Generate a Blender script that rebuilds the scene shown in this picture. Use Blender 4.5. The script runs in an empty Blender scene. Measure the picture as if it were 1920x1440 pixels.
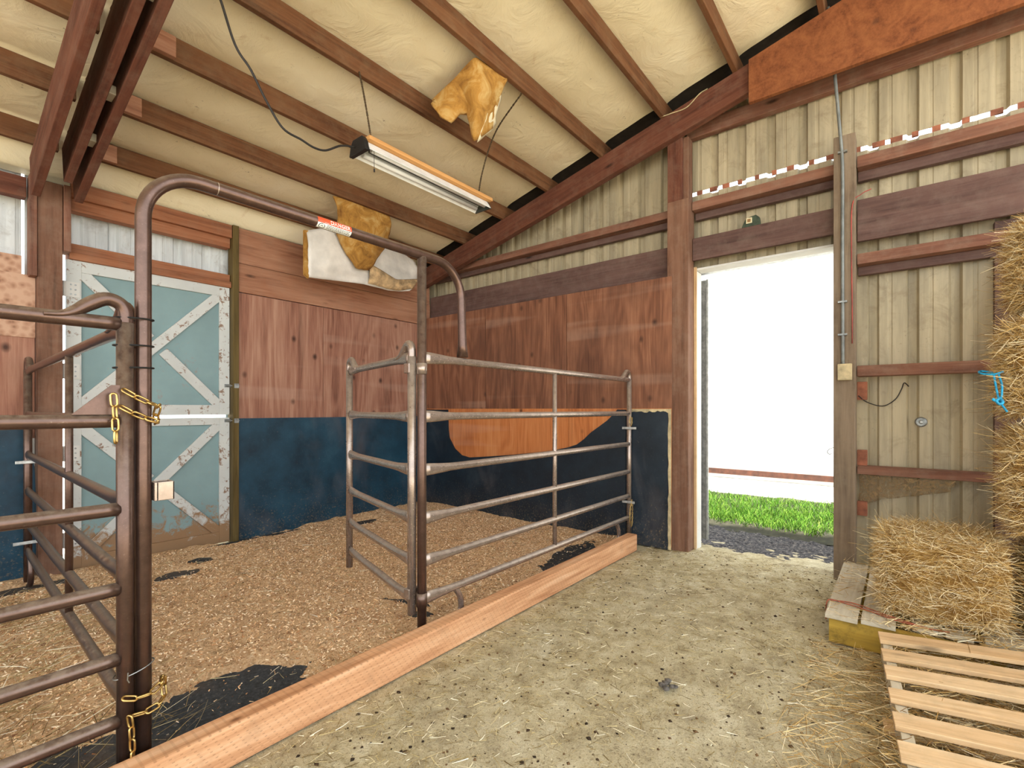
import bpy, math, random
import numpy as np
from mathutils import Vector, Matrix

S = bpy.context.scene
COL = S.collection
random.seed(7)
RNG = np.random.default_rng(11)
PI = math.pi

# ------------------------------------------------------------------ camera, sky, sun, exposure
cam = bpy.data.cameras.new('camera')
cam_o = bpy.data.objects.new('camera', cam)
COL.objects.link(cam_o)
cam.sensor_width = 36.0
cam.lens = 36.0 * 910 / 1920
cam.shift_y = (768 - 720) / 1920
cam.clip_start = 0.02
cam_o.location = (0, 0, 1.2)
cam_o.rotation_euler = (PI / 2, 0, 0.675 - PI / 2)
S.camera = cam_o

world = bpy.data.worlds.new('sky')
S.world = world
world.use_nodes = True
bg = world.node_tree.nodes['Background']
bg.inputs[0].default_value = (0.88, 0.95, 1.0, 1)
bg.inputs[1].default_value = 1.9

sun = bpy.data.lights.new('sun', 'SUN')
sun.energy = 9.0
sun.angle = 0.02
sun.color = (1.0, 0.97, 0.93)
sun_o = bpy.data.objects.new('sun', sun)
COL.objects.link(sun_o)
sun_o.rotation_euler = (math.radians(9), math.radians(-9), 0)   # high sun behind the barn, from the -x side

S.view_settings.view_transform = 'Standard'
S.view_settings.look = 'None'
S.view_settings.gamma = 1.0
S.view_settings.use_curve_mapping = False
S.view_settings.exposure = 0.9


# ------------------------------------------------------------------ helpers
def lin(c):
    out = []
    for v in c[:3]:
        v = v / 255.0
        out.append(v / 12.92 if v <= 0.04045 else ((v + 0.055) / 1.055) ** 2.4)
    return (*out, 1.0)


class NB:
    """small node-tree builder"""
    def __init__(self, name):
        self.m = bpy.data.materials.new(name)
        self.m.use_nodes = True
        self.t = self.m.node_tree
        self.t.nodes.clear()
        self.out = self.t.nodes.new('ShaderNodeOutputMaterial')
        self.p = self.t.nodes.new('ShaderNodeBsdfPrincipled')
        self.t.links.new(self.p.outputs[0], self.out.inputs[0])

    def n(self, typ, **kw):
        nd = self.t.nodes.new('ShaderNode' + typ)
        for k, v in kw.items():
            if hasattr(nd, k) and k not in ('inputs',):
                setattr(nd, k, v)
        return nd

    def set(self, sock, v):
        if isinstance(v, bpy.types.NodeSocket):
            self.t.links.new(v, sock)
        else:
            sock.default_value = v

    def coords(self, scale=(1, 1, 1), rand=True, kind='Object'):
        tc = self.n('TexCoord')
        v = tc.outputs[kind]
        if rand:
            oi = self.n('ObjectInfo')
            mu = self.n('Math', operation='MULTIPLY')
            self.set(mu.inputs[0], oi.outputs['Random'])
            mu.inputs[1].default_value = 37.0
            ad = self.n('VectorMath', operation='ADD')
            self.set(ad.inputs[0], v)
            self.set(ad.inputs[1], mu.outputs[0])
            v = ad.outputs[0]
        mp = self.n('Mapping')
        mp.inputs['Scale'].default_value = scale
        self.set(mp.inputs['Vector'], v)
        return mp.outputs[0]

    def noise(self, vec, scale, detail=5, rough=.6, dist=0.0):
        nd = self.n('TexNoise')
        self.set(nd.inputs['Vector'], vec)
        nd.inputs['Scale'].default_value = scale
        nd.inputs['Detail'].default_value = detail
        nd.inputs['Roughness'].default_value = rough
        nd.inputs['Distortion'].default_value = dist
        return nd.outputs['Fac']

    def ramp(self, fac, stops, interp='LINEAR'):
        nd = self.n('ValToRGB')
        cr = nd.color_ramp
        cr.interpolation = interp
        while len(cr.elements) < len(stops):
            cr.elements.new(0.5)
        for e, (p, c) in zip(cr.elements, stops):
            e.position = p
            e.color = c if len(c) == 4 else lin(c)
        self.set(nd.inputs[0], fac)
        return nd.outputs[0]

    def mask(self, fac, a, b):
        nd = self.n('MapRange')
        nd.clamp = True
        self.set(nd.inputs[0], fac)
        nd.inputs[1].default_value = a
        nd.inputs[2].default_value = b
        return nd.outputs[0]

    def mix(self, fac, a, b, blend='MIX'):
        nd = self.n('Mix', data_type='RGBA', blend_type=blend)
        self.set(nd.inputs[0], fac)
        self.set(nd.inputs[6], a)
        self.set(nd.inputs[7], b)
        return nd.outputs[2]

    def math(self, op, a, b=0.0):
        nd = self.n('Math', operation=op)
        self.set(nd.inputs[0], a)
        self.set(nd.inputs[1], b)
        return nd.outputs[0]

    def bump(self, h, strength=.3, dist=.01):
        nd = self.n('Bump')
        nd.inputs['Strength'].default_value = strength
        nd.inputs['Distance'].default_value = dist
        self.set(nd.inputs['Height'], h)
        self.set(self.p.inputs['Normal'], nd.outputs[0])

    def base(self, c):
        self.set(self.p.inputs['Base Color'], c)

    def done(self, rough=.8, metal=0.0, spec=None):
        self.set(self.p.inputs['Roughness'], rough)
        self.set(self.p.inputs['Metallic'], metal)
        if spec is not None:
            self.p.inputs['Specular IOR Level'].default_value = spec
        return self.m


def wood(name, c_dark, c_mid, c_light, dust=None, dust_amt=.35, rough=.8, knots=True):
    """sawn timber, grain along local X"""
    b = NB(name)
    v = b.coords((1.0, 1.0, 1.0))
    vg = b.coords((.7, 13.0, 13.0))
    g0 = b.noise(vg, 2.2, 6, .68, .6)
    g = b.math('ADD', b.math('MULTIPLY', g0, .7), b.math('MULTIPLY', b.noise(b.coords((.5, 5, 5)), 2.0, 4, .6, 1.0), .35))
    col = b.ramp(g, [(.34, c_dark), (.52, c_mid), (.70, c_light)])
    big = b.noise(b.coords((.9, 2.5, 2.5)), 1.6, 3)
    col = b.mix(b.mask(big, .35, .75), col, b.mix(.6, col, lin(c_light)))
    if knots:
        vo = b.n('TexVoronoi')
        b.set(vo.inputs['Vector'], b.coords((1.1, 3.2, 3.2)))
        vo.inputs['Scale'].default_value = 1.6
        k = b.mask(vo.outputs['Distance'], .11, .03)
        col = b.mix(b.math('MULTIPLY', k, .8), col, lin([x * .35 for x in c_dark]))
    if dust:
        d = b.noise(v, 9, 7, .7)
        col = b.mix(b.math('MULTIPLY', b.mask(d, .45, .72), dust_amt), col, lin(dust))
    b.base(col)
    b.bump(g, .35, .004)
    return b.done(rough, 0, .25)


def plywood(name, c_dark, c_mid, c_light, stain=None, streak=.5):
    b = NB(name)
    n0 = b.noise(b.coords((.30, 1.9, 1.9)), 1.5, 2.5, .5, .3)
    ring = b.math('ADD', b.math('MULTIPLY', b.math('SINE', b.math('MULTIPLY', n0, 75.0)), .5), .5)
    fine = b.noise(b.coords((1.0, 30, 30)), 2.5, 6, .7)
    mid = b.noise(b.coords((.45, 5, 5)), 1.6, 4, .6)
    f = b.math('ADD', b.math('ADD', b.math('MULTIPLY', ring, .08), b.math('MULTIPLY', fine, .48)), b.math('MULTIPLY', mid, .46))
    col = b.ramp(f, [(.30, c_dark), (.5, c_mid), (.70, c_light)])
    pale = b.noise(b.coords((.5, 2.6, 2.6)), 1.1, 4, .6, 1.0)
    col = b.mix(b.math('MULTIPLY', b.mask(pale, .5, .75), streak), col, lin(c_light))
    vo = b.n('TexVoronoi')
    b.set(vo.inputs['Vector'], b.coords((.75, 1.0, 1.0)))
    vo.inputs['Scale'].default_value = 6.0
    k = b.mask(vo.outputs['Distance'], .19, .05)
    vo2 = b.n('TexWhiteNoise', noise_dimensions='3D')
    b.set(vo2.inputs['Vector'], vo.outputs['Position'])
    k = b.math('MULTIPLY', k, b.mask(vo2.outputs['Value'], .62, .66))
    col = b.mix(b.math('MULTIPLY', k, .85), col, lin((48, 30, 24)))
    tc = b.coords((9, .6, .6))
    hb = b.noise(tc, .8, 2, .4)
    col = b.mix(b.math('MULTIPLY', b.mask(hb, .60, .72), .14), col, lin((212, 184, 164)))
    if stain:
        s = b.noise(b.coords((.8, 1.2, 1.2)), 1.4, 5, .6)
        col = b.mix(b.math('MULTIPLY', b.mask(s, .48, .7), .55), col, lin(stain))
    b.base(col)
    b.bump(f, .2, .003)
    return b.done(.75, 0, .3)


def plain(name, c, rough=.6, metal=0.0, var=.25, scale=12, spec=None):
    b = NB(name)
    n = b.noise(b.coords(), scale, 5, .6)
    dk = [x * (1 - var) for x in c]
    lt = [min(255, x * (1 + var * .5)) for x in c]
    b.base(b.ramp(n, [(.3, dk), (.7, lt)]))
    return b.done(rough, metal, spec)


M = {}
M['rafter'] = wood('rafter_wood', (52, 30, 22), (96, 56, 42), (118, 74, 56), (134, 108, 92), .35)
M['purlin'] = wood('purlin_wood', (62, 38, 24), (102, 66, 42), (128, 88, 58), (134, 112, 86), .35)
M['girt'] = wood('girt_wood', (74, 46, 38), (118, 78, 62), (146, 104, 84), (150, 128, 110), .4)
M['ledger'] = wood('ledger_wood', (58, 42, 38), (92, 68, 62), (112, 86, 78), (126, 108, 98), .4)
M['post'] = wood('post_wood', (80, 66, 54), (122, 104, 86), (146, 128, 108), (150, 136, 116), .4, knots=False)
M['post_red'] = wood('post_red_wood', (74, 50, 38), (114, 80, 62), (138, 102, 82), (146, 122, 104), .4, knots=False)
M['jamb'] = wood('jamb_wood', (62, 50, 26), (92, 76, 42), (116, 98, 58), None, knots=False)
M['header'] = wood('header_wood', (92, 54, 36), (144, 90, 62), (170, 116, 84), (146, 120, 100), .25)
M['ply_left'] = plywood('plywood_pinkish', (100, 62, 48), (156, 108, 88), (188, 146, 122))
M['ply_right'] = plywood('plywood_brown', (72, 42, 30), (126, 82, 60), (164, 114, 86), (88, 60, 48))
M['ply_fresh'] = plywood('plywood_orange', (150, 82, 44), (196, 120, 68), (214, 146, 92))
M['gusset'] = plywood('plywood_gusset', (88, 46, 24), (128, 74, 42), (150, 94, 56))
M['board_left'] = wood('wide_board', (116, 74, 54), (158, 108, 82), (182, 136, 108), (156, 130, 110), .25)
M['curb'] = wood('curb_wood', (172, 130, 100), (204, 164, 132), (220, 184, 152), (160, 134, 108), .3)
def mk_curb():
    b = NB('treated_curb_wood')
    g = b.noise(b.coords((.7, 12, 12)), 2.2, 6, .66, .5)
    col = b.ramp(g, [(.32, (176, 122, 84)), (.52, (212, 160, 118)), (.7, (228, 184, 146))])
    v = b.coords((1, 1, 1), False)
    sep = b.n('SeparateXYZ')
    b.set(sep.inputs[0], v)
    row = b.math('SINE', b.math('MULTIPLY', sep.outputs['Z'], 2 * PI / .013))
    ph = b.math('MULTIPLY', b.math('FLOOR', b.math('MULTIPLY', sep.outputs['Z'], 1 / .013)), 1.7)
    dash = b.math('SINE', b.math('ADD', b.math('MULTIPLY', sep.outputs['X'], 2 * PI / .03), ph))
    inc = b.math('MULTIPLY', b.mask(row, .55, .85), b.mask(dash, .55, .8))
    col = b.mix(b.math('MULTIPLY', inc, .4), col, lin((120, 78, 50)))
    vo = b.n('TexVoronoi')
    b.set(vo.inputs['Vector'], b.coords((1, 2.2, 2.2)))
    vo.inputs['Scale'].default_value = 3.2
    col = b.mix(b.math('MULTIPLY', b.mask(vo.outputs['Distance'], .09, .03), .75), col, lin((104, 62, 40)))
    d = b.noise(b.coords(), 7, 6, .7)
    col = b.mix(b.math('MULTIPLY', b.mask(d, .52, .72), .35), col, lin((150, 120, 92)))
    b.base(col)
    b.bump(g, .3, .004)
    return b.done(.8, 0, .25)
M['curb'] = mk_curb()
M['pallet_new'] = wood('pallet_wood', (164, 122, 82), (214, 176, 130), (232, 204, 164), (150, 130, 100), .4)
M['pallet_old'] = wood('old_pallet_wood', (150, 136, 112), (188, 176, 152), (206, 196, 176), (150, 134, 100), .3)
M['pallet_yellow'] = wood('mossy_pallet_wood', (60, 46, 22), (150, 118, 42), (190, 158, 70), (44, 38, 26), .85)


def mk_osb():
    b = NB('strand_board')
    vo = b.n('TexVoronoi')
    b.set(vo.inputs['Vector'], b.coords((1, 2.5, 1)))
    vo.inputs['Scale'].default_value = 26
    b.base(b.ramp(b.math('ADD', b.math('MULTIPLY', vo.outputs['Distance'], .8), b.math('MULTIPLY', b.noise(b.coords(), 18, 5), .5)),
                  [(.2, (120, 84, 64)), (.5, (176, 134, 108)), (.8, (198, 160, 134))]))
    return b.done(.85)
M['osb'] = mk_osb()


def mk_mat(name='rubber_mat', cols=((12, 22, 32), (24, 38, 50), (46, 58, 68))):
    b = NB(name)
    v = b.coords()
    n = b.noise(v, 3.0, 6, .65)
    col = b.ramp(n, [(.3, cols[0]), (.55, cols[1]), (.8, cols[2])])
    sm = b.noise(b.coords((1, 1, .5)), 2.2, 4, .6, .5)
    col = b.mix(b.math('MULTIPLY', b.mask(sm, .55, .75), .35), col, lin((112, 104, 104)))
    sp = b.noise(v, 90, 3, .7)
    col = b.mix(b.math('MULTIPLY', b.mask(sp, .68, .76), .5), col, lin((170, 160, 140)))
    # dried splashes, thicker near the ground
    sep = b.n('SeparateXYZ')
    tc = b.n('TexCoord')
    b.set(sep.inputs[0], tc.outputs['Object'])
    low = b.mask(sep.outputs['Z'], .75, .0)
    sp2 = b.noise(v, 55, 5, .8)
    th = b.math('ADD', sp2, b.math('MULTIPLY', low, .16))
    col = b.mix(b.math('MULTIPLY', b.mask(th, .68, .77), .6), col, lin((140, 120, 88)))
    b.base(col)
    b.bump(sp, .15, .002)
    return b.done(.5, 0, .4)
M['mat'] = mk_mat()
M['mat_sky_tint'] = mk_mat('sky_tinted_rubber_mat', ((14, 40, 56), (24, 64, 84), (48, 86, 104)))  # same rubber, with the sky reflection on the left wall put into its blue


def mk_floor_mat():
    b = NB('floor_rubber')
    v = b.coords()
    n = b.noise(v, 60, 4, .8)
    col = b.ramp(n, [(.35, (26, 30, 36)), (.6, (58, 64, 70)), (.75, (130, 124, 110))])
    big = b.noise(v, 3, 4)
    col = b.mix(b.math('MULTIPLY', b.mask(big, .5, .75), .3), col, lin((150, 120, 90)))
    b.base(col)
    b.bump(n, .3, .004)
    return b.done(.7)
M['floor_mat'] = mk_floor_mat()


def mk_sheet(name, base, dirt):
    b = NB(name)
    v = b.coords()
    streak = b.noise(b.coords((6, 6, .5)), 1.6, 5, .65)
    col = b.ramp(streak, [(.3, [x * .80 for x in base]), (.6, base), (.8, [min(255, x * 1.06) for x in base])])
    n = b.noise(v, 5, 8, .75, .6)
    col = b.mix(b.math('MULTIPLY', b.mask(n, .52, .72), .55), col, lin(dirt))
    n2 = b.noise(b.coords((1, 1, .6)), 34, 5, .8, 1.2)
    col = b.mix(b.math('MULTIPLY', b.mask(n2, .64, .72), .6), col, lin([x * .55 for x in dirt]))
    b.base(col)
    return b.done(.55, 0, .35)
M['sheet'] = mk_sheet('cream_sheet_metal', (188, 174, 144), (122, 104, 80))
M['sheet_white'] = mk_sheet('white_sheet_metal', (226, 230, 230), (150, 140, 128))
M['deck'] = plain('roof_deck', (58, 52, 48), .8)


def mk_insul():
    b = NB('vinyl_insulation_facing')
    v = b.coords()
    n = b.noise(v, 1.1, 4, .6)
    col = b.ramp(n, [(.3, (222, 208, 172)), (.55, (236, 224, 192)), (.8, (242, 234, 210))])
    s = b.noise(v, 7, 8, .78, .8)
    col = b.mix(b.math('MULTIPLY', b.mask(s, .62, .75), .3), col, lin((150, 120, 80)))
    s2 = b.noise(v, 24, 5, .8)
    clus = b.mask(b.noise(v, 2.5, 3), .42, .62)
    col = b.mix(b.math('MULTIPLY', b.math('MULTIPLY', b.mask(s2, .63, .69), clus), .8), col, lin((96, 72, 48)))
    s3 = b.noise(v, 2.3, 6, .7, 2.5)
    col = b.mix(b.math('MULTIPLY', b.mask(s3, .60, .72), .35), col, lin((196, 164, 116)))
    b.base(col)
    b.bump(b.noise(v, 4, 6, .6, 1.5), .45, .03)
    return b.done(.45, 0, .35)
M['insul'] = mk_insul()
M['vinyl_white'] = plain('pale_vinyl', (226, 220, 212), .45, 0, .12, 5)
M['shred'] = plain('dusty_torn_vinyl', (186, 156, 116), .8, 0, .35, 14)
def mk_fiber():
    b = NB('brown_fiberglass_batt')
    n = b.noise(b.coords(), 7, 7, .7, .8)
    b.base(b.ramp(n, [(.28, (116, 74, 26)), (.5, (178, 130, 58)), (.72, (206, 176, 116))]))
    b.bump(n, .6, .02)
    return b.done(.9)
M['fiber'] = mk_fiber()


def mk_paint(name, base, peel, lo, hi, dirt_low=True):
    b = NB(name)
    v = b.coords()
    n = b.noise(v, 16, 8, .75, .5)
    big = b.noise(v, 2.2, 4, .6)
    base_c = b.ramp(big, [(.3, [x * .9 for x in base]), (.7, base)])
    f = b.math('ADD', n, b.math('MULTIPLY', b.math('SUBTRACT', big, .5), .5))
    col = b.mix(b.mask(f, lo, hi), base_c, lin(peel))
    if dirt_low:
        sep = b.n('SeparateXYZ')
        gp = b.n('NewGeometry')
        b.set(sep.inputs[0], gp.outputs['Position'])
        low = b.mask(sep.outputs['Z'], .50, .02)
        d = b.noise(v, 11, 7, .75, .6)
        col = b.mix(b.mask(b.math('ADD', d, b.math('MULTIPLY', low, .42)), .66, .78), col, lin((150, 116, 82)))
    b.base(col)
    b.bump(f, .2, .004)
    return b.done(.6)
M['door_blue'] = mk_paint('blue_grey_door_paint', (136, 164, 166), (150, 146, 138), .63, .74)
M['door_white'] = mk_paint('white_door_paint', (212, 214, 210), (140, 112, 92), .585, .63)
M['trim_white'] = mk_paint('white_trim_paint', (228, 226, 220), (150, 120, 90), .68, .74, False)


def mk_pipe(name, c, rough, metal=.55, dustc=(168, 152, 130), amt=.8):
    b = NB(name)
    v = b.coords()
    n = b.noise(v, 20, 6, .7)
    col = b.ramp(n, [(.3, [x * .8 for x in c]), (.7, c)])
    geo = b.n('NewGeometry')
    sep = b.n('SeparateXYZ')
    b.set(sep.inputs[0], geo.outputs['Normal'])
    up = b.mask(sep.outputs['Z'], .15, .95)
    d = b.noise(v, 38, 6, .75)
    dust = b.math('MULTIPLY', up, b.mask(d, .3, .6))
    fl = b.mask(b.noise(v, 160, 2, .6), .68, .74)
    dust = b.math('MAXIMUM', dust, b.math('MULTIPLY', fl, .5))
    dust = b.math('MULTIPLY', dust, amt)
    b.base(b.mix(dust, col, lin(dustc)))
    rr = b.math('ADD', b.math('MULTIPLY', dust, .45), rough)
    mm = b.math('MULTIPLY', b.math('SUBTRACT', 1.0, dust), metal)
    return b.done(rr, mm)
M['pipe'] = mk_pipe('brown_pipe_paint', (112, 88, 78), .30, .75, (160, 146, 128), .62)
M['pipe_doorlit'] = mk_pipe('doorlit_dusty_pipe_paint', (176, 158, 146), .26, .7, (214, 200, 182), .55)  # doorway light on the pipes put into a paler base and dust colour
M['gold'] = plain('gold_chain_metal', (208, 176, 112), .35, 1.0, .25, 40)
M['galv'] = plain('galvanised_metal', (190, 192, 190), .45, .6, .2, 30)
M['steel'] = plain('grey_steel', (150, 152, 150), .45, .7, .3, 30)
M['black'] = plain('black_plastic', (24, 24, 26), .5, 0, .2)
M['cord'] = plain('black_cord', (34, 28, 24), .6, 0, .2)
M['rope_dark'] = plain('dirty_chain', (74, 58, 36), .8, .1, .5, 80)
M['reflector'] = plain('white_reflector', (236, 238, 236), .35, 0, .06)
M['tube_glass'] = plain('fluorescent_tube_glass', (238, 240, 240), .2, 0, .03)
M['light_dark'] = plain('dark_reflector_channel', (58, 62, 58), .5, 0, .2)
M['strip_wood'] = wood('light_strip_wood', (168, 112, 58), (206, 150, 90), (222, 172, 112), None, knots=False)
M['blue_twine'] = plain('blue_twine', (28, 150, 196), .6, 0, .35, 60)
M['red_twine'] = plain('red_twine', (168, 92, 66), .7, 0, .3, 60)
M['conduit'] = plain('grey_conduit', (126, 130, 128), .5, .3, .2)
M['red_wire'] = plain('red_wire', (170, 70, 60), .6)
M['box_tan'] = plain('tan_box', (196, 178, 138), .6)
M['block'] = plain('reddish_block_paint', (160, 98, 72), .8, 0, .3)
M['wire'] = plain('thin_wire', (150, 150, 146), .4, .8)
M['green_box'] = plain('dark_green_plastic', (52, 66, 48), .5, 0, .4, 40)
M['cream_paint'] = plain('cream_plastic', (222, 210, 172), .5, 0, .1)
M['brown_paint'] = plain('brown_plastic', (142, 106, 62), .5, 0, .1)
M['label_red'] = plain('label_red', (236, 82, 44), .4, 0, .05)
M['label_white'] = plain('label_white', (236, 236, 230), .4, 0, .04)
M['label_black'] = plain('label_black', (46, 50, 52), .5, 0, .05)
def mk_web():
    b = NB('dusty_cobweb')
    n = b.noise(b.coords((1, 1, 1)), 26, 7, .8, 1.5)
    b.base(b.ramp(n, [(.3, (112, 88, 60)), (.7, (190, 160, 118))]))
    b.set(b.p.inputs['Alpha'], b.math('MULTIPLY', b.mask(n, .40, .60), .75))
    return b.done(.95)
M['web'] = mk_web()
M['rail_out'] = plain('rusty_brown_board', (84, 50, 34), .8, 0, .35, 9)
M['bright_wall'] = plain('white_siding', (232, 232, 230), .7, 0, .03)
M['concrete'] = plain('pale_concrete', (214, 210, 202), .9, 0, .1, 6)
M['yard'] = plain('dry_yard_ground', (196, 188, 172), .95, 0, .15, .8)


def mk_island(name, stops, rough=.85, extra=None):
    b = NB(name)
    g = b.n('NewGeometry')
    b.base(b.ramp(g.outputs['Random Per Island'], stops))
    return b.done(rough, 0, .25)
M['straw'] = mk_island('loose_straw', [(0, (118, 84, 42)), (.3, (184, 146, 84)), (.65, (222, 192, 132)), (1, (248, 236, 204))])
M['straw_floor'] = mk_island('floor_straw', [(0, (92, 74, 44)), (.4, (170, 148, 98)), (.8, (218, 202, 156)), (1, (248, 242, 222))])
M['flakes'] = mk_island('wood_flakes', [(0, (104, 66, 42)), (.18, (190, 136, 92)), (.4, (244, 202, 152)), (1, (254, 236, 206))])
M['grass'] = mk_island('grass_blades', [(0, (44, 84, 16)), (.5, (84, 132, 30)), (1, (140, 170, 70))])
M['crumb'] = mk_island('dark_crumbs', [(0, (40, 30, 22)), (.6, (78, 60, 42)), (1, (120, 92, 62))])


def mk_hay():
    b = NB('packed_hay')
    v = b.coords((1.0, .35, 3.0))
    n = b.noise(v, 26, 7, .75, .8)
    big = b.noise(b.coords(), 6, 4)
    f = b.math('ADD', b.math('MULTIPLY', n, .75), b.math('MULTIPLY', big, .3))
    b.base(b.ramp(f, [(.3, (84, 58, 26)), (.48, (156, 114, 56)), (.62, (196, 156, 88)), (.8, (228, 200, 140))]))
    b.bump(n, .9, .03)
    return b.done(.9, 0, .2)
M['hay'] = mk_hay()


def mk_dirt():
    b = NB('dusty_dirt')
    v = b.coords()
    n = b.noise(v, 9, 8, .72)
    fine = b.noise(v, 70, 5, .75)
    big = b.noise(v, 1.3, 4)
    col = b.ramp(n, [(.3, (140, 124, 92)), (.5, (188, 174, 138)), (.7, (216, 206, 176))])
    col = b.mix(b.math('MULTIPLY', b.mask(big, .4, .7), .35), col, lin((206, 200, 180)))
    col = b.mix(b.math('MULTIPLY', b.mask(fine, .55, .66), .75), col, lin((96, 80, 54)))
    sp = b.noise(v, 190, 3, .8)
    col = b.mix(b.math('MULTIPLY', b.mask(sp, .56, .66), .6), col, lin((108, 90, 60)))
    col = b.mix(b.math('MULTIPLY', b.mask(sp, .42, .34), .5), col, lin((236, 228, 200)))
    b.base(col)
    b.bump(b.math('ADD', n, b.math('MULTIPLY', fine, .4)), .7, .02)
    return b.done(.95, 0, .15)
M['dirt'] = mk_dirt()


def mk_shav():
    b = NB('shavings_bed')
    v = b.coords()
    fine = b.noise(v, 75, 6, .8)
    n = b.noise(v, 6, 6, .7)
    col = b.ramp(fine, [(.32, (120, 82, 54)), (.43, (222, 178, 134)), (.56, (246, 212, 168)), (.75, (252, 234, 204))])
    cl = b.noise(v, 16, 5, .7, .5)
    col = b.mix(b.math('MULTIPLY', b.mask(n, .5, .72), .35), col, lin((176, 130, 98)))
    col = b.mix(b.math('MULTIPLY', b.mask(cl, .54, .68), .6), col, lin((122, 82, 54)))
    b.base(col)
    b.bump(b.math('ADD', fine, n), .8, .02)
    return b.done(.95, 0, .15)
M['shavings'] = mk_shav()


def mk_gravel():
    b = NB('dark_gravel')
    v = b.coords()
    n = b.noise(v, 40, 6, .8)
    col = b.ramp(n, [(.36, (20, 18, 22)), (.5, (58, 54, 58)), (.62, (128, 120, 112)), (.72, (190, 176, 150))])
    b.base(col)
    b.bump(n, .8, .02)
    return b.done(.9)
M['gravel'] = mk_gravel()
M['soil'] = plain('grass_soil', (56, 54, 36), .95, 0, .3, 20)


# ------------------------------------------------------------------ mesh tools
def tag(o, label=None, cat=None, group=None, kind=None):
    if label: o['label'] = label
    if cat: o['category'] = cat
    if group: o['group'] = group
    if kind: o['kind'] = kind
    return o


def empty(name, loc, label=None, cat=None, group=None, kind=None):
    o = bpy.data.objects.new(name, None)
    o.empty_display_size = .1
    COL.objects.link(o)
    o.location = loc
    return tag(o, label, cat, group, kind)


def link(name, me, mat, parent=None, origin=None, matrix=None):
    o = bpy.data.objects.new(name, me)
    COL.objects.link(o)
    if mat is not None:
        me.materials.append(mat)
    if matrix is not None:
        loc = matrix.to_translation()
        o.rotation_euler = matrix.to_euler()
    else:
        loc = Vector(origin if origin is not None else (0, 0, 0))
    if parent is not None:
        o.parent = parent
        p = Vector(parent.location)
        q = parent.parent
        while q is not None:
            p = p + Vector(q.location)
            q = q.parent
        o.location = loc - p
    else:
        o.location = loc
    return o


class MB:
    """collects geometry in world coordinates for ONE mesh object"""
    def __init__(self):
        self.v = []
        self.f = []

    def box(self, x0, x1, y0, y1, z0, z1):
        b = len(self.v)
        self.v += [(x0, y0, z0), (x1, y0, z0), (x1, y1, z0), (x0, y1, z0), (x0, y0, z1), (x1, y0, z1), (x1, y1, z1), (x0, y1, z1)]
        self.f += [tuple(b + i for i in q) for q in ((0, 3, 2, 1), (4, 5, 6, 7), (0, 1, 5, 4), (1, 2, 6, 5), (2, 3, 7, 6), (3, 0, 4, 7))]
        return self

    def prism(self, poly, d):
        """closed polygon (list of 3-D points) extruded by vector d"""
        b = len(self.v)
        n = len(poly)
        d = Vector(d)
        self.v += [tuple(Vector(p)) for p in poly] + [tuple(Vector(p) + d) for p in poly]
        self.f += [tuple(b + i for i in range(n))[::-1], tuple(b + n + i for i in range(n))]
        for i in range(n):
            j = (i + 1) % n
            self.f.append((b + i, b + j, b + n + j, b + n + i))
        return self

    def tube(self, pts, r, n=14, up=(0, 0, 1), caps=True):
        """r: number, list of numbers or list of (r_side, r_up)"""
        pts = [Vector(p) for p in pts]
        m = len(pts)
        rs = r if isinstance(r, (list, tuple)) else [r] * m
        b = len(self.v)
        prev_u = None
        for i, p in enumerate(pts):
            t = (pts[min(i + 1, m - 1)] - pts[max(i - 1, 0)]).normalized()
            if prev_u is None:
                u = Vector(up)
                if abs(u.dot(t)) > .95:
                    u = Vector((1, 0, 0)) if abs(t.x) < .9 else Vector((0, 1, 0))
            else:
                u = prev_u
            u = (u - t * u.dot(t)).normalized()
            prev_u = u
            s = t.cross(u)
            rr = rs[i]
            ra, rb = rr if isinstance(rr, (list, tuple)) else (rr, rr)
            for k in range(n):
                a = 2 * PI * k / n
                self.v.append(tuple(p + s * (math.cos(a) * ra) + u * (math.sin(a) * rb)))
        for i in range(m - 1):
            for k in range(n):
                k2 = (k + 1) % n
                self.f.append((b + i * n + k, b + i * n + k2, b + (i + 1) * n + k2, b + (i + 1) * n + k))
        if caps:
            self.f.append(tuple(b + k for k in range(n))[::-1])
            self.f.append(tuple(b + (m - 1) * n + k for k in range(n)))
        return self

    def build(self, name, mat, parent=None, smooth=False, bevel=0.0, origin=None):
        if origin is None:
            if parent is not None:
                origin = Vector((0, 0, 0))
                q = parent
                while q is not None:
                    origin = origin + Vector(q.location)
                    q = q.parent
            else:
                a = np.array(self.v)
                origin = Vector(((a[:, 0].min() + a[:, 0].max()) / 2, (a[:, 1].min() + a[:, 1].max()) / 2, a[:, 2].min()))
        origin = Vector(origin)
        me = bpy.data.meshes.new(name)
        me.from_pydata([tuple(Vector(p) - origin) for p in self.v], [], self.f)
        me.update()
        if smooth:
            me.polygons.foreach_set('use_smooth', [len(p.vertices) == 4 for p in me.polygons])
        o = link(name, me, mat, parent, origin)
        if bevel:
            md = o.modifiers.new('bevel', 'BEVEL')
            md.width = bevel
            md.segments = 2
            md.limit_method = 'ANGLE'
        return o


def spline(pts, n=8):
    """Catmull-Rom through points"""
    P = [Vector(p) for p in pts]
    P = [P[0] * 2 - P[1]] + P + [P[-1] * 2 - P[-2]]
    out = []
    for i in range(1, len(P) - 2):
        a, b, c, d = P[i - 1:i + 3]
        for k in range(n):
            t = k / n
            out.append(.5 * ((2 * b) + (c - a) * t + (2 * a - 5 * b + 4 * c - d) * t * t + (3 * b - a - 3 * c + d) * t ** 3))
    out.append(P[-2])
    return out


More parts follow.
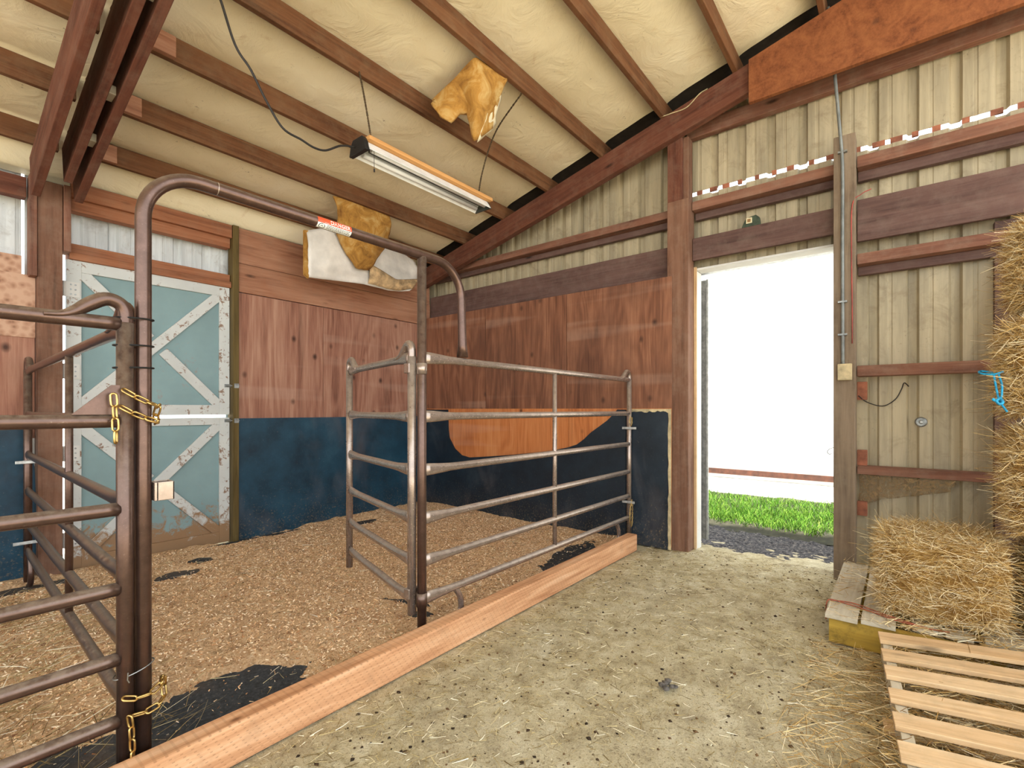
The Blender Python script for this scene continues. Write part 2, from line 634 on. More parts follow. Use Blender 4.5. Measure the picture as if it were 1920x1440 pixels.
AX = {'x': Matrix(((1, 0, 0), (0, 1, 0), (0, 0, 1))),
      'y': Matrix(((0, -1, 0), (1, 0, 0), (0, 0, 1))),
      'z': Matrix(((0, 0, -1), (0, 1, 0), (1, 0, 0)))}


def timber(name, mat, x, y, z, axis, label=None, cat=None, group=None, kind=None, parent=None, bevel=.004):
    """box by world extents whose local X runs along the grain"""
    c = Vector(((x[0] + x[1]) / 2, (y[0] + y[1]) / 2, (z[0] + z[1]) / 2))
    d = Vector((x[1] - x[0], y[1] - y[0], z[1] - z[0]))
    R = AX[axis]
    loc = R.transposed() @ d
    h = [abs(v) / 2 for v in loc]
    mb = MB().box(-h[0], h[0], -h[1], h[1], -h[2], h[2])
    me = bpy.data.meshes.new(name)
    me.from_pydata(mb.v, [], mb.f)
    o = link(name, me, mat, parent, matrix=Matrix.Translation(c) @ R.to_4x4())
    if bevel:
        md = o.modifiers.new('bevel', 'BEVEL')
        md.width = bevel
        md.segments = 2
    return tag(o, label, cat, group, kind)


def plank(name, mat, p0, p1, w, t, up, label=None, cat=None, group=None, kind=None, parent=None, bevel=.004):
    """board from p0 to p1, width w across, thickness t along 'up'"""
    p0, p1, up = Vector(p0), Vector(p1), Vector(up)
    X = (p1 - p0).normalized()
    Z = (up - X * up.dot(X)).normalized()
    Y = Z.cross(X)
    R = Matrix((X, Y, Z)).transposed()
    L = (p1 - p0).length
    mb = MB().box(-L / 2, L / 2, -w / 2, w / 2, -t / 2, t / 2)
    me = bpy.data.meshes.new(name)
    me.from_pydata(mb.v, [], mb.f)
    o = link(name, me, mat, parent, matrix=Matrix.Translation((p0 + p1) / 2) @ R.to_4x4())
    if bevel:
        md = o.modifiers.new('bevel', 'BEVEL')
        md.width = bevel
        md.segments = 2
    return tag(o, label, cat, group, kind)


def np_mesh(name, V, F, mat, parent=None, smooth=False):
    """V (n,3), F (m,4) arrays in world coordinates, origin at the parent or at zero"""
    off = np.zeros(3)
    q = parent
    while q is not None:
        off = off + np.array(q.location)
        q = q.parent
    V = np.asarray(V, np.float32) - off.astype(np.float32)
    F = np.asarray(F, np.int32)
    me = bpy.data.meshes.new(name)
    me.vertices.add(len(V))
    me.vertices.foreach_set('co', V.ravel())
    k = F.shape[1]
    me.loops.add(F.size)
    me.loops.foreach_set('vertex_index', F.ravel())
    me.polygons.add(len(F))
    me.polygons.foreach_set('loop_start', np.arange(0, F.size, k, dtype=np.int32))
    me.polygons.foreach_set('loop_total', np.full(len(F), k, np.int32))
    if smooth:
        me.polygons.foreach_set('use_smooth', np.ones(len(F), bool))
    me.update(calc_edges=True)
    me.validate()
    return link(name, me, mat, parent, tuple(off))


def vnoise(x, y, scale, seed):
    r = np.random.default_rng(seed)
    G = r.random((64, 64))
    u, v = x * scale, y * scale
    i, j = np.floor(u).astype(int), np.floor(v).astype(int)
    fu, fv = u - i, v - j
    fu, fv = fu * fu * (3 - 2 * fu), fv * fv * (3 - 2 * fv)
    g = lambda a, b: G[a % 64, b % 64]
    return (g(i, j) * (1 - fu) + g(i + 1, j) * fu) * (1 - fv) + (g(i, j + 1) * (1 - fu) + g(i + 1, j + 1) * fu) * fv


def fbm(x, y, scale, seed, octv=4):
    s = 0
    a = .5
    for k in range(octv):
        s = s + a * vnoise(x, y, scale * 2 ** k, seed + k)
        a *= .5
    return s


def grid_mesh(name, xs, ys, zf, mat, parent=None, xf=None, smooth=True):
    X, Y = np.meshgrid(xs, ys, indexing='ij')
    if xf is not None:
        X = xf(X, Y)
    Z = zf(X, Y)
    V = np.stack([X.ravel(), Y.ravel(), Z.ravel()], 1)
    nx, ny = len(xs), len(ys)
    I = np.arange(nx * ny).reshape(nx, ny)
    F = np.stack([I[:-1, :-1].ravel(), I[1:, :-1].ravel(), I[1:, 1:].ravel(), I[:-1, 1:].ravel()], 1)
    return np_mesh(name, V, F, mat, parent, smooth)


def ribbons(P, D, L, W, bend, seg=3, rng=RNG):
    """n thin curved strips: start P, direction D, length L, width W, sideways bend vectors"""
    n = len(P)
    D = D / np.linalg.norm(D, axis=1, keepdims=True)
    r = rng.normal(size=(n, 3))
    Sd = np.cross(D, r)
    Sd /= np.linalg.norm(Sd, axis=1, keepdims=True) + 1e-9
    V = np.zeros((n, seg + 1, 2, 3))
    for k in range(seg + 1):
        t = k / seg
        c = P + D * (L * t)[:, None] + bend * (t * t)
        w = (W * (1 - .55 * t))[:, None] * .5
        V[:, k, 0] = c - Sd * w
        V[:, k, 1] = c + Sd * w
    base = (np.arange(n) * (seg + 1) * 2)[:, None]
    F = []
    for k in range(seg):
        a = base + 2 * k
        F.append(np.concatenate([a, a + 1, a + 3, a + 2], 1))
    return V.reshape(-1, 3), np.concatenate(F, 0)


# ------------------------------------------------------------------ ground and surroundings
def floor_z(X, Y):
    m = np.clip((1.74 - Y) / .25, 0, 1)
    m2 = np.clip((X - 4.42) / .5, 0, 1)
    return -.012 - .05 * m2 + .035 * m2 * fbm(X, Y, 9, 13) + m * (.022 * (fbm(X, Y, 2.2, 3) - .3) + .012 * (fbm(X, Y, 11, 9) - .4))

tag(grid_mesh('floor', np.linspace(-4.6, 4.95, 360), np.linspace(-4.0, 4.95, 300), floor_z, M['dirt']),
    'bare dusty dirt floor of the barn aisle strewn with straw bits', 'floor', kind='structure')

o = MB().box(-40, 40, -40, 40, -.14, -.06).build('yard_ground', M['yard'])
tag(o, 'pale dry ground outside around the barn', 'ground', kind='structure')
tag(grid_mesh('gravel_apron', np.linspace(4.40, 5.75, 110), np.linspace(-1.5, 4.0, 260),
              lambda X, Y: -.022 + .03 * (fbm(X, Y, 5, 31) - .45) + .035 * (fbm(X, Y, 22, 33) - .45), M['gravel']),
    'strip of dark gravel just outside the open doorway', 'gravel', kind='structure')
tag(grid_mesh('lawn_soil', np.linspace(5.2, 7.4, 90), np.linspace(-2, 5, 160),
              lambda X, Y: np.minimum(.012, -.03 + .16 * (X - 5.2)) + .05 * (fbm(X, Y, 4, 41) - .45), M['soil']),
    'soil under the strip of grass outside the doorway', 'soil', kind='structure')
o = MB().box(7.3, 9.2, -6, 10, -.06, .015).build('concrete_drive', M['concrete'])
tag(o, 'sunlit pale paving between the grass and the white building', 'paving', kind='structure')

n = 26000
gx = 5.25 + 1.98 * RNG.random(n) ** 1.25 + .12 * (RNG.random(n) - .5)
gy = -.3 + 3.2 * RNG.random(n)
edge = 5.24 + .30 * fbm(gx * 0, gy, 3, 77) + .12 * RNG.random(n)
keep = (gx > edge) & (RNG.random(n) < np.clip(1.25 - (gx - 5.5) / 1.9, .2, 1))
gx, gy = gx[keep], gy[keep]
n = len(gx)
P = np.stack([gx, gy, np.full(n, .0)], 1)
D = np.stack([RNG.normal(0, .35, n), RNG.normal(0, .35, n), np.ones(n)], 1)
Lh = .045 + .06 * RNG.random(n)
V, F = ribbons(P, D, Lh, .004 + .004 * RNG.random(n), RNG.normal(0, .02, (n, 3)) * np.array([1, 1, .2]), 2)
tag(np_mesh('grass', V, F, M['grass']), 'strip of short green grass outside the open doorway', 'grass', kind='stuff')

b = empty('white_building', (9.3, 1.5, 0), 'white sunlit building across the yard seen through the doorway', 'building')
MB().box(8.9, 12, -7, 11, .26, 4.2).build('siding', M['bright_wall'], b)
tag(MB().box(8.86, 8.90, -7, 11, .085, .175).build('base_board', M['rail_out'], b), 'rusty brown base board')
MB().box(8.9, 12, -7, 11, -.05, .26).build('foundation', M['concrete'], b)
MB().prism([(8.6, -7.3, 4.2), (12.3, -7.3, 4.2), (10.45, -7.3, 5.0)], (0, 18.6, 0)).build('roof', M['bright_wall'], b)


# ------------------------------------------------------------------ sheet-metal walls
def corrugate_x(mb, X, y0, y1, z0, z1, pitch=.22, depth=.034, out=1):
    """sheet in the plane x=X with vertical ribs standing outwards"""
    prof = [(0, 0), (.20, 0), (.22, .12), (.30, .12), (.32, 0), (.54, 0), (.60, 1), (.80, 1), (.86, 0), (1, 0)]
    ys = []
    k = math.floor(y0 / pitch) - 1
    while k * pitch < y1:
        for a, d in prof[:-1]:
            y = (k + a) * pitch
            ys.append((y, d))
        k += 1
    ins = [q for q in ys if y0 < q[0] < y1]

    def at(y):
        for (ya, da), (yb, db) in zip(ys, ys[1:]):
            if ya <= y <= yb:
                return da + (db - da) * (y - ya) / max(1e-6, yb - ya)
        return 0
    pts = [(y0, at(y0))] + ins + [(y1, at(y1))]
    b = len(mb.v)
    for y, d in pts:
        x = X + out * d * depth
        mb.v += [(x, y, z0), (x, y, z1)]
    for i in range(len(pts) - 1):
        a = b + 2 * i
        mb.f.append((a, a + 1, a + 3, a + 2))


XM = 4.36
mb = MB()
corrugate_x(mb, XM, 1.44, 4.95, 0, 5.2)
corrugate_x(mb, XM, .36, 1.44, 2.44, 3.085)
corrugate_x(mb, XM, -3.0, .36, 0, 3.085)
corrugate_x(mb, XM, -3.0, 1.44, 3.118, 5.2)
tag(mb.build('wall_right', M['sheet'], origin=(0, 0, 0)), 'cream ribbed sheet metal end wall with a bright gap at its seam', 'wall', kind='structure')
o = empty('seam_trim', (4.38, .4, 3.1), 'row of rusty filler strips in the bright seam of the metal wall', 'trim')
y = 1.40
while y > -2.9:
    w = random.uniform(.03, .075)
    MB().box(4.355, 4.372, y - w, y, 3.088, 3.122).build('filler_strip', M['block'], o)
    y -= random.uniform(.10, .16)

YM = 4.90
def corrugate_y(mb, Y, x0, x1, z0, z1, pitch=.22, depth=.022):
    t = MB()
    corrugate_x(t, Y, x0, x1, z0, z1, pitch, depth)
    b = len(mb.v)
    mb.v += [(q[1], q[0], q[2]) for q in t.v]
    mb.f += [tuple(b + i for i in f)[::-1] for f in t.f]
mb = MB()
corrugate_y(mb, YM, -4.6, .515, 0, 3.1)
corrugate_y(mb, YM, .532, .60, 0, 3.1)
corrugate_y(mb, YM, .60, 1.86, 2.36, 3.1)
corrugate_y(mb, YM, 1.86, 4.36, 0, 3.1)
tag(mb.build('wall_left', M['sheet_white'], origin=(0, 0, 0)), 'white ribbed sheet metal side wall behind the framing', 'wall', kind='structure')

# ------------------------------------------------------------------ roof: deck, insulation, purlins, rafters
def roofz(y):                       # underside of the purlins
    return 3.06 + .243 * (4.2 - y)

PY = [4.50, 3.95, 3.37, 2.79, 2.18, 1.59, 1.01, .43, -.15, -.73, -1.31, -1.89]
PH = .145
yr = -2.2
mb = MB()
mb.prism([(-4.6, 5.2, roofz(5.2) + PH + .07), (4.7, 5.2, roofz(5.2) + PH + .07), (4.7, yr, roofz(yr) + PH + .07), (-4.6, yr, roofz(yr) + PH + .07)], (0, 0, .03))
tag(mb.build('roof_deck', M['deck'], origin=(0, 0, 0)), 'dark metal roof deck above the insulation blanket', 'roof', kind='structure')

pys = np.array(sorted(PY))
def insul_z(X, Y):
    i = np.clip(np.searchsorted(pys, Y), 1, len(pys) - 1)
    a, c = pys[i - 1], pys[i]
    t = np.clip((Y - a) / (c - a), 0, 1)
    sag = np.where(Y > pys[-1], 0, 4 * t * (1 - t))
    lump = (.6 + .8 * fbm(X, Y, .9, 5))
    z = 3.06 + .243 * (4.2 - Y) + PH + .004 - .040 * sag * lump
    z = z + .010 * (fbm(X, Y, 6, 15) - .5) * sag
    d = np.clip((Y - 4.53) / .2, 0, 1) * np.clip((3.98 - X) / .1, 0, 1)
    return z * (1 - d) + d * (2.868 + .012 * (fbm(X, Y, 9, 23) - .4))
def insul_edge(X, Y):
    i = np.clip(np.searchsorted(pys, Y), 1, len(pys) - 1)
    t = np.clip((Y - pys[i - 1]) / (pys[i] - pys[i - 1]), 0, 1)
    e = 4.13 - .09 * np.where(Y > pys[-1], 0, (4 * t * (1 - t)) ** .6) + .015 * (fbm(X * 0, Y, 4, 37) - .45)
    return -4.6 + (X + 4.6) * (e + 4.6) / (4.36 + 4.6)
tag(grid_mesh('ceiling', np.linspace(-4.6, 4.36, 360), np.linspace(yr, 4.86, 420), insul_z, M['insul'], xf=insul_edge),
    'cream vinyl faced insulation blanket sagging between the purlins', 'ceiling', kind='structure')

ordn = ['lowest', 'second', 'third', 'fourth', 'fifth', 'sixth', 'seventh', 'eighth', 'ninth', 'tenth', 'eleventh', 'twelfth']
for k, yy in enumerate(PY):
    z0 = roofz(yy)
    if k < 8:
        txt = {0: 'reddish brown roof purlin lowest on the slope, just above the blue Dutch door',
               1: 'brown roof purlin second up the slope from the left wall, behind the bow gate top',
               2: 'brown roof purlin third up the slope, passing above the shop light',
               3: 'brown roof purlin fourth up the slope, the shop light chains hang beside it',
               4: 'brown roof purlin fifth up the slope, above the upper torn insulation flap',
               5: 'brown roof purlin sixth up the slope, meeting the rafter left of the grey conduit',
               6: 'short visible roof purlin at the top of the picture beside the plywood gusset',
               7: 'roof purlin hidden above the plywood gusset near the ridge'}[k]
        timber('roof_purlin', M['purlin'], (.70, 4.345), (yy - .019, yy + .019), (z0, z0 + PH), 'x', txt, 'purlin', 'roof purlins over the stall bay')
        timber('roof_purlin', M['purlin'], (-4.55, .66), (yy - .019 + .045, yy + .019 + .045), (z0 - .008, z0 + PH - .01), 'x',
               'dark purlin of the left roof bay beyond the truss, %s up from the left wall' % ordn[k], 'purlin', 'roof purlins of the left bay')
    else:
        timber('roof_purlin', M['purlin'], (-4.55, 4.345), (yy - .019, yy + .019), (z0, z0 + PH), 'x',
               'roof purlin near the ridge, %s up from the left wall' % ordn[k], 'purlin', 'roof purlins near the ridge')

# end rafter beside the right wall
def slope_board(name, mat, x0, x1, ya, yb, top, depth, **kw):
    """board following the roof slope; 'top' is measured down from the purlin underside"""
    s = .243
    c = depth * math.cos(math.atan(s)) if False else depth
    za, zb = roofz(ya) - top, roofz(yb) - top
    xm = (x0 + x1) / 2
    dv = Vector((0, -s, -1)).normalized()      # perpendicular to the slope, downwards
    p0 = Vector((xm, ya, za)) + dv * (depth / 2)
    p1 = Vector((xm, yb, zb)) + dv * (depth / 2)
    return plank(name, mat, p0, p1, x1 - x0, depth, (0, .243, 1), **kw)

slope_board('rafter', M['rafter'], 4.045, 4.12, 4.73, .86, -.002, .215, label='long reddish brown rafter climbing along the right wall', cat='rafter')
tag(MB().prism([(4.0, .90, 3.53), (4.0, -1.9, 3.53), (4.0, -1.9, roofz(-1.9) - .004), (4.0, .90, roofz(.90) - .004)], (.035, 0, 0)).build('plywood_gusset', M['gusset']), 'broad orange brown plywood gusset at the upper right under the roof', 'gusset')
timber('end_rafter', M['girt'], (4.27, 4.335), (-2.9, 1.46), (3.555, 3.68), 'y', 'horizontal reddish timber on the metal wall just below the plywood gusset', 'beam')

# left truss: three planks around the post
def rafter_l(nm, x0, x1, ya, yb, off, depth, lab):
    return slope_board(nm, M['rafter'], x0, x1, ya, yb, off, depth, label=lab, cat='rafter', group='planks of the left truss')
rafter_l('truss_plank', .742, .792, 4.62, -2.1, .045, .25, 'right hand plank of the dark truss at the top left, patterned grain on its underside')
rafter_l('truss_plank', .655, .700, 4.40, -2.1, .055, .25, 'middle plank of the dark truss at the top left')
rafter_l('truss_plank', .525, .572, 4.62, -2.1, .045, .28, 'left hand plank of the dark truss at the top left')
o = empty('truss_blocking', (.66, 3.6, 2.9), 'small pale spacer blocks wedged between the planks of the left truss', 'blocking')
for yy, nm in ((3.95, 0), (3.5, 1), (2.75, 2)):
    z = roofz(yy) - .26
    MB().box(.700, .742, yy - .05, yy + .05, z, z + .05).build('spacer_block', M['pallet_old'], o, bevel=.003)

for yy, xx, lab2 in ((3.95, (.80, .97), 'short cleat where the second purlin meets the left truss'), (3.37, (.80, .99), 'short cleat where the third purlin meets the left truss'), (4.50, (.80, .96), 'short cleat where the lowest purlin meets the left truss')):
    timber('purlin_cleat', M['board_left'], xx, (yy - .062, yy - .022), (roofz(yy) - .002, roofz(yy) + .12), 'x', lab2, 'cleat', 'cleats beside the left truss')

# ------------------------------------------------------------------ right wall framing
t = empty('door_post', (4.195, 1.49, 0), 'tall brown post on the left of the open doorway', 'post', 'posts of the right wall')
timber('lower_post', M['post_red'], (4.115, 4.27), (1.395, 1.575), (-.01, 2.985), 'z', parent=t)
timber('splice_board', M['rafter'], (4.120, 4.16), (1.45, 1.575), (2.985, 3.62), 'z', parent=t)
timber('upper_post', M['post_red'], (4.162, 4.27), (1.41, 1.56), (2.987, 3.53), 'z', parent=t)
timber('door_post', M['post'], (4.12, 4.27), (.245, .372), (-.01, 3.13), 'z', 'weathered post right of the open doorway carrying the grey conduit', 'post', 'posts of the right wall')

timber('wall_post', M['ledger'], (4.285, 4.348), (-.62, -.462), (-.01, 2.385), 'z', 'dark post of the right wall half hidden behind the hay stack', 'post', 'posts of the right wall')

def beam(name, y, z, lab, mat='ledger', x=(4.215, 4.25)):
    return timber(name, M[mat], x, y, z, 'y', lab, 'beam', 'wide boards of the right wall')
beam('ledger_board', (1.58, 4.72), (2.375, 2.635), 'wide brown ledger board above the plywood left of the doorway')
beam('ledger_board', (.375, 1.392), (2.475, 2.665), 'wide brown header board above the open doorway')
beam('ledger_board', (-2.9, .240), (2.39, 2.685), 'wide brown ledger board right of the conduit post')

def girt(y, z0, z1, back, lab):
    """horizontal girt: front member plus a lower backing member against the sheet"""
    g = empty('wall_girt', (4.27, (y[0] + y[1]) / 2, z0), lab, 'girt', 'horizontal girts on the metal wall')
    timber('girt_front', M['girt'], (4.20, 4.335), y, (z0, z1), 'y', parent=g)
    if back:
        timber('girt_backing', M['ledger'], (4.285, 4.335), y, (z0 - back, z0 - .001), 'y', parent=g)
    return g
girt((1.58, 4.72), 2.885, 2.955, .055, 'reddish girt on the metal wall left of the doorway, above the ledger board')
girt((.375, 1.392), 2.90, 2.975, .06, 'reddish girt above the doorway just below the bright seam')
girt((-2.9, .240), 2.91, 2.99, .07, 'reddish girt right of the conduit post just below the bright seam')
girt((-2.9, .240), 2.225, 2.30, .06, 'reddish girt on the metal wall beside the upper hay bale')
girt((-2.9, .240), 1.435, 1.51, 0, 'reddish girt on the metal wall beside the tan box')
girt((-2.9, .240), .745, .80, 0, 'lowest dusty girt on the metal wall above the small hay bale')

# plywood and mats on the right wall
for (a, c, lab) in ((1.53, 2.585, 'brown plywood sheet on the right wall next to the doorway post'),
                    (2.59, 3.66, 'brown plywood sheet in the middle of the right wall behind the pipe panel'),
                    (3.665, 4.70, 'brown plywood sheet of the right wall next to the corner')):
    timber('plywood_sheet', M['ply_right'], (4.10, 4.113), (a, c), (1.0, 2.345), 'z', lab, 'plywood', 'plywood sheets on the right wall', bevel=.002)
timber('plywood_sheet', M['ply_fresh'], (4.095, 4.1), (2.56, 4.70), (.02, 1.21), 'z', 'fresh orange plywood showing where the mat is torn away', 'plywood', 'plywood behind the torn mat', bevel=0)
timber('plywood_sheet', M['ply_fresh'], (4.095, 4.1), (1.53, 2.555), (.02, 1.21), 'z', 'lighter orange plywood at the right end of the torn mat opening', 'plywood', 'plywood behind the torn mat', bevel=0)
notch = [(4.26, 1.20), (4.25, .96), (4.235, .86), (4.14, .735), (4.03, .665), (3.90, .645), (3.6, .675), (3.27, .712), (2.95, .755), (2.72, .79), (2.56, .828),
         (2.46, .86), (2.38, .915), (2.30, .985), (2.21, 1.045), (2.13, 1.10), (2.07, 1.155), (2.03, 1.2)]
poly = [(4.08, 4.70, .0), (4.08, 4.70, 1.2)] + [(4.08, a, c) for a, c in notch] + [(4.08, 1.945, 1.2), (4.08, 1.945, 0)]
tag(MB().prism(poly, (.013, 0, 0)).build('rubber_wall_mat', M['mat'], origin=(4.08, 3.3, 0)), 'dark rubber mat on the right wall with a long torn away opening', 'rubber mat', 'rubber mats on the walls')
o = empty('rubber_wall_mat', (4.085, 1.73, 0), 'dark blue rubber mat with a frayed tan edge beside the doorway post', 'rubber mat', 'rubber mats on the walls')
MB().box(4.080, 4.093, 1.555, 1.94, 0, 1.185).build('mat_sheet', M['mat'], o)
rg = random.Random(3)
poly = [(4.077, 1.53, 0)] + [(4.077, 1.53, 1.205), (4.077, 1.90, 1.205)]
for k in range(14):
    poly.append((4.077, 1.89 - k * .0245, 1.185 + rg.uniform(-.012, .006)))
for k in range(20):
    poly.append((4.077, 1.552 + rg.uniform(-.006, .005), 1.17 - k * .0615))
tag(MB().prism(poly, (.014, 0, 0)).build('frayed_edge', M['box_tan'], o), 'frayed tan edge')

# left wall framing
timber('corner_post', M['post_red'], (.57, .70), (4.66, 4.79), (-.01, 2.80), 'z', 'weathered square post left of the blue Dutch door', 'post')
timber('side_board', M['girt'], (.703, .742), (4.64, 4.77), (2.33, 2.80), 'z', 'short reddish board on the right side of the weathered post', 'board', 'boards fixed to the weathered post')
timber('side_board', M['girt'], (.530, .567), (4.64, 4.77), (2.12, 2.82), 'z', 'reddish board on the left side of the weathered post', 'board', 'boards fixed to the weathered post')
timber('door_jamb', M['jamb'], (1.842, 1.893), (4.69, 4.80), (-.01, 2.865), 'z', 'narrow olive brown jamb on the right of the blue Dutch door', 'jamb')
timber('door_header', M['header'], (.743, 1.838), (4.745, 4.86), (2.303, 2.42), 'x', 'reddish header timber directly above the blue Dutch door', 'header', 'timbers above the Dutch door')
timber('header_lip', M['header'], (.743, 1.838), (4.715, 4.745), (2.298, 2.352), 'x', 'thin orange lip board under the header of the Dutch door', 'board', 'timbers above the Dutch door')
timber('wall_plate', M['header'], (.75, 1.838), (4.70, 4.74), (2.745, 2.86), 'x', 'upper reddish wall plate under the roof above the Dutch door', 'beam', 'timbers above the Dutch door')
timber('wall_plate', M['header'], (.75, 1.838), (4.742, 4.83), (2.66, 2.75), 'x', 'lower reddish wall plate above the white metal strip', 'beam', 'timbers above the Dutch door')
timber('wide_board', M['board_left'], (1.897, 4.20), (4.715, 4.735), (2.54, 2.86), 'x', 'upper wide orange brown board under the roof, partly behind the torn flap', 'board', 'wide boards above the left plywood')
timber('wide_board', M['board_left'], (1.897, 4.20), (4.705, 4.735), (2.275, 2.535), 'x', 'lower wide orange brown board above the left plywood', 'board', 'wide boards above the left plywood')
timber('plywood_sheet', M['ply_left'], (1.897, 2.735), (4.722, 4.735), (1.0, 2.27), 'z', 'pinkish plywood sheet right of the Dutch door with dark knots', 'plywood', 'plywood sheets on the left wall', bevel=.002)
timber('plywood_sheet', M['ply_left'], (2.738, 4.09), (4.722, 4.735), (1.0, 2.27), 'z', 'pinkish brown plywood sheet of the left wall next to the corner', 'plywood', 'plywood sheets on the left wall', bevel=.002)
tag(MB().box(1.897, 4.078, 4.705, 4.720, 0, 1.12).build('rubber_wall_mat', M['mat_sky_tint']), 'rubber mat on the left wall right of the Dutch door, sky reflection coloured in blue', 'rubber mat', 'rubber mats on the walls')
# far left of the post
tag(MB().box(-4.5, .50, 4.735, 4.755, 1.95, 2.262).build('strand_board', M['osb']), 'upper strand board panel left of the weathered post', 'strand board', 'strand boards at the left edge')
tag(MB().box(-4.5, .567, 4.725, 4.745, 1.70, 2.135).build('strand_board', M['osb']), 'lower strand board panel overlapping it left of the weathered post', 'strand board', 'strand boards at the left edge')
timber('plywood_sheet', M['ply_left'], (-4.5, .567), (4.735, 4.75), (1.0, 1.72), 'z', 'plywood sheet at the left edge below the strand boards', 'plywood')
poly = [(-4.5, 4.715, 0), (.56, 4.715, 0), (.575, 4.715, .35), (.568, 4.715, .6), (.562, 4.715, .8), (.545, 4.715, .9), (.55, 4.715, 1.0), (.535, 4.715, 1.06), (.54, 4.715, 1.12), (-4.5, 4.715, 1.12)]
tag(MB().prism(poly, (0, .013, 0)).build('rubber_wall_mat', M['mat_sky_tint'], origin=(-.9, 4.715, 0)), 'rubber mat at the left edge behind the pipe panels, sky reflection coloured in blue', 'rubber mat', 'rubber mats on the walls')
timber('top_plate', M['rafter'], (-4.5, .52), (4.70, 4.78), (2.66, 2.80), 'x', 'dark top plate at the left edge under the roof', 'beam')

# ------------------------------------------------------------------ doorway trim
tag(MB().box(4.272, 4.40, 1.376, 1.394, -.02, 2.40).build('trim_1', M['trim_white'], bevel=.002), 'white jamb board on the left side of the doorway', 'trim', kind='structure')
timber('trim_2', M['pallet_new'], (4.255, 4.272), (1.372, 1.394), (0, 2.43), 'z', 'thin pale edge strip on the doorway post', 'trim', kind='structure', bevel=.001)
tag(MB().box(4.27, 4.40, .375, 1.376, 2.402, 2.42).build('trim_3', M['trim_white'], bevel=.002), 'worn white board along the top of the doorway', 'trim', kind='structure')
tag(MB().box(4.41, 4.50, .2, 1.9, 2.41, 2.50).build('trim_4', M['galv'], bevel=.006), 'grey sliding door track outside the doorway top', 'trim', kind='structure')
d = empty('door_3', (4.54, 1.9, 0), 'open sliding door parked outside left of the doorway, its edge showing', 'door', kind='structure')
MB().box(4.47, 4.53, 1.42, 1.47, .03, 2.36).build('edge_frame', M['post'], d, bevel=.003)
mb = MB()
corrugate_x(mb, 4.56, 1.36, 2.6, .02, 2.38)
mb.build('door_skin', M['galv'], d)
MB().box(4.535, 4.556, 1.36, 1.375, .02, 2.38).build('edge_flange', M['galv'], d)
for z in (2.15, 1.35, .8, .12):
    MB().box(4.44, 4.468, 1.425, 1.465, z, z + .2).build('frame_block', M['block'], d, bevel=.003)

# ------------------------------------------------------------------ Dutch door (two leaves)
def leaf(name, z0, z1, lab, bottom, top):
    d = empty(name, (1.285, 4.76, z0), lab, 'door', 'leaves of the Dutch door', 'structure')
    x0, x1 = .733, 1.832
    MB().box(x0, x1, 4.765, 4.785, z0, z1).build('panel', M['door_blue'], d, origin=(1.285, 4.775, 0))
    w = .082
    Y0, Y1 = 4.742, 4.764
    for a, c, zz in ((x0, x0 + w, 0), (x1 - w, x1, 1)):
        timber('stile', M['door_white'], (a, c), (Y0, Y1), (z0, z1), 'z', parent=d, bevel=.002)
    timber('rail', M['door_white'], (x0 + w, x1 - w), (Y0, Y1), (z1 - top, z1), 'x', parent=d, bevel=.002)
    timber('rail', M['door_white'], (x0 + w, x1 - w), (Y0, Y1), (z0, z0 + bottom), 'x', parent=d, bevel=.002)
    xa, xb, za, zb = x0 + w + .005, x1 - w - .005, z0 + bottom, z1 - top
    ym = (Y0 + Y1) / 2
    ym = 4.7545
    A, B = Vector((xa - .035, ym, za - .035)), Vector((xb + .035, ym, zb + .035))
    plank('brace', M['door_white'], A, B, .078, .017, (0, -1, 0), parent=d, bevel=.002)
    A2, B2 = Vector((xa - .035, ym, zb + .035)), Vector((xb + .035, ym, za - .035))
    m0, m1 = A2.lerp(B2, .455), A2.lerp(B2, .545)
    plank('brace', M['door_white'], A2, m0, .078, .016, (0, -1, 0), parent=d, bevel=.002)
    plank('brace', M['door_white'], m1, B2, .078, .016, (0, -1, 0), parent=d, bevel=.002)
    return d
up = leaf('door_1', 1.155, 2.300, 'upper leaf of the blue Dutch door with white frame and cross braces', .085, .085)
lo = leaf('door_2', .01, 1.128, 'lower leaf of the blue Dutch door, splashed with mud at the bottom', .10, .062)
def hinge(parent, z):
    h = MB().box(.700, .805, 4.735, 4.741, z - .055, z + .055)
    h.tube([(.720, 4.733, z - .055), (.720, 4.733, z + .055)], .008, 10)
    ho = h.build('hinge', M['trim_white'], parent)
    for dx in (.035, .06):
        for dz in (-.035, 0, .035):
            MB().tube([(.720 + dx, 4.737, z + dz), (.720 + dx, 4.731, z + dz)], .006, 8).build('bolt', M['steel'], ho)
hinge(up, 2.08); hinge(up, 1.48); hinge(lo, .88); hinge(lo, .25)
def latch(parent, z):
    l = MB().box(1.79, 1.84, 4.736, 4.742, z - .014, z + .014)
    l.tube([(1.80, 4.728, z), (1.895, 4.684, z)], .006, 8)
    l.box(1.85, 1.888, 4.680, 4.689, z - .02, z + .02)
    tag(l.build('barrel_bolt', M['steel'], parent), 'dark steel barrel bolt')
latch(up, 1.415); latch(lo, 1.10)

# ------------------------------------------------------------------ pipe panels
RZ = [1.465, 1.165, .892, .645, .428, .235]
R1 = .0205

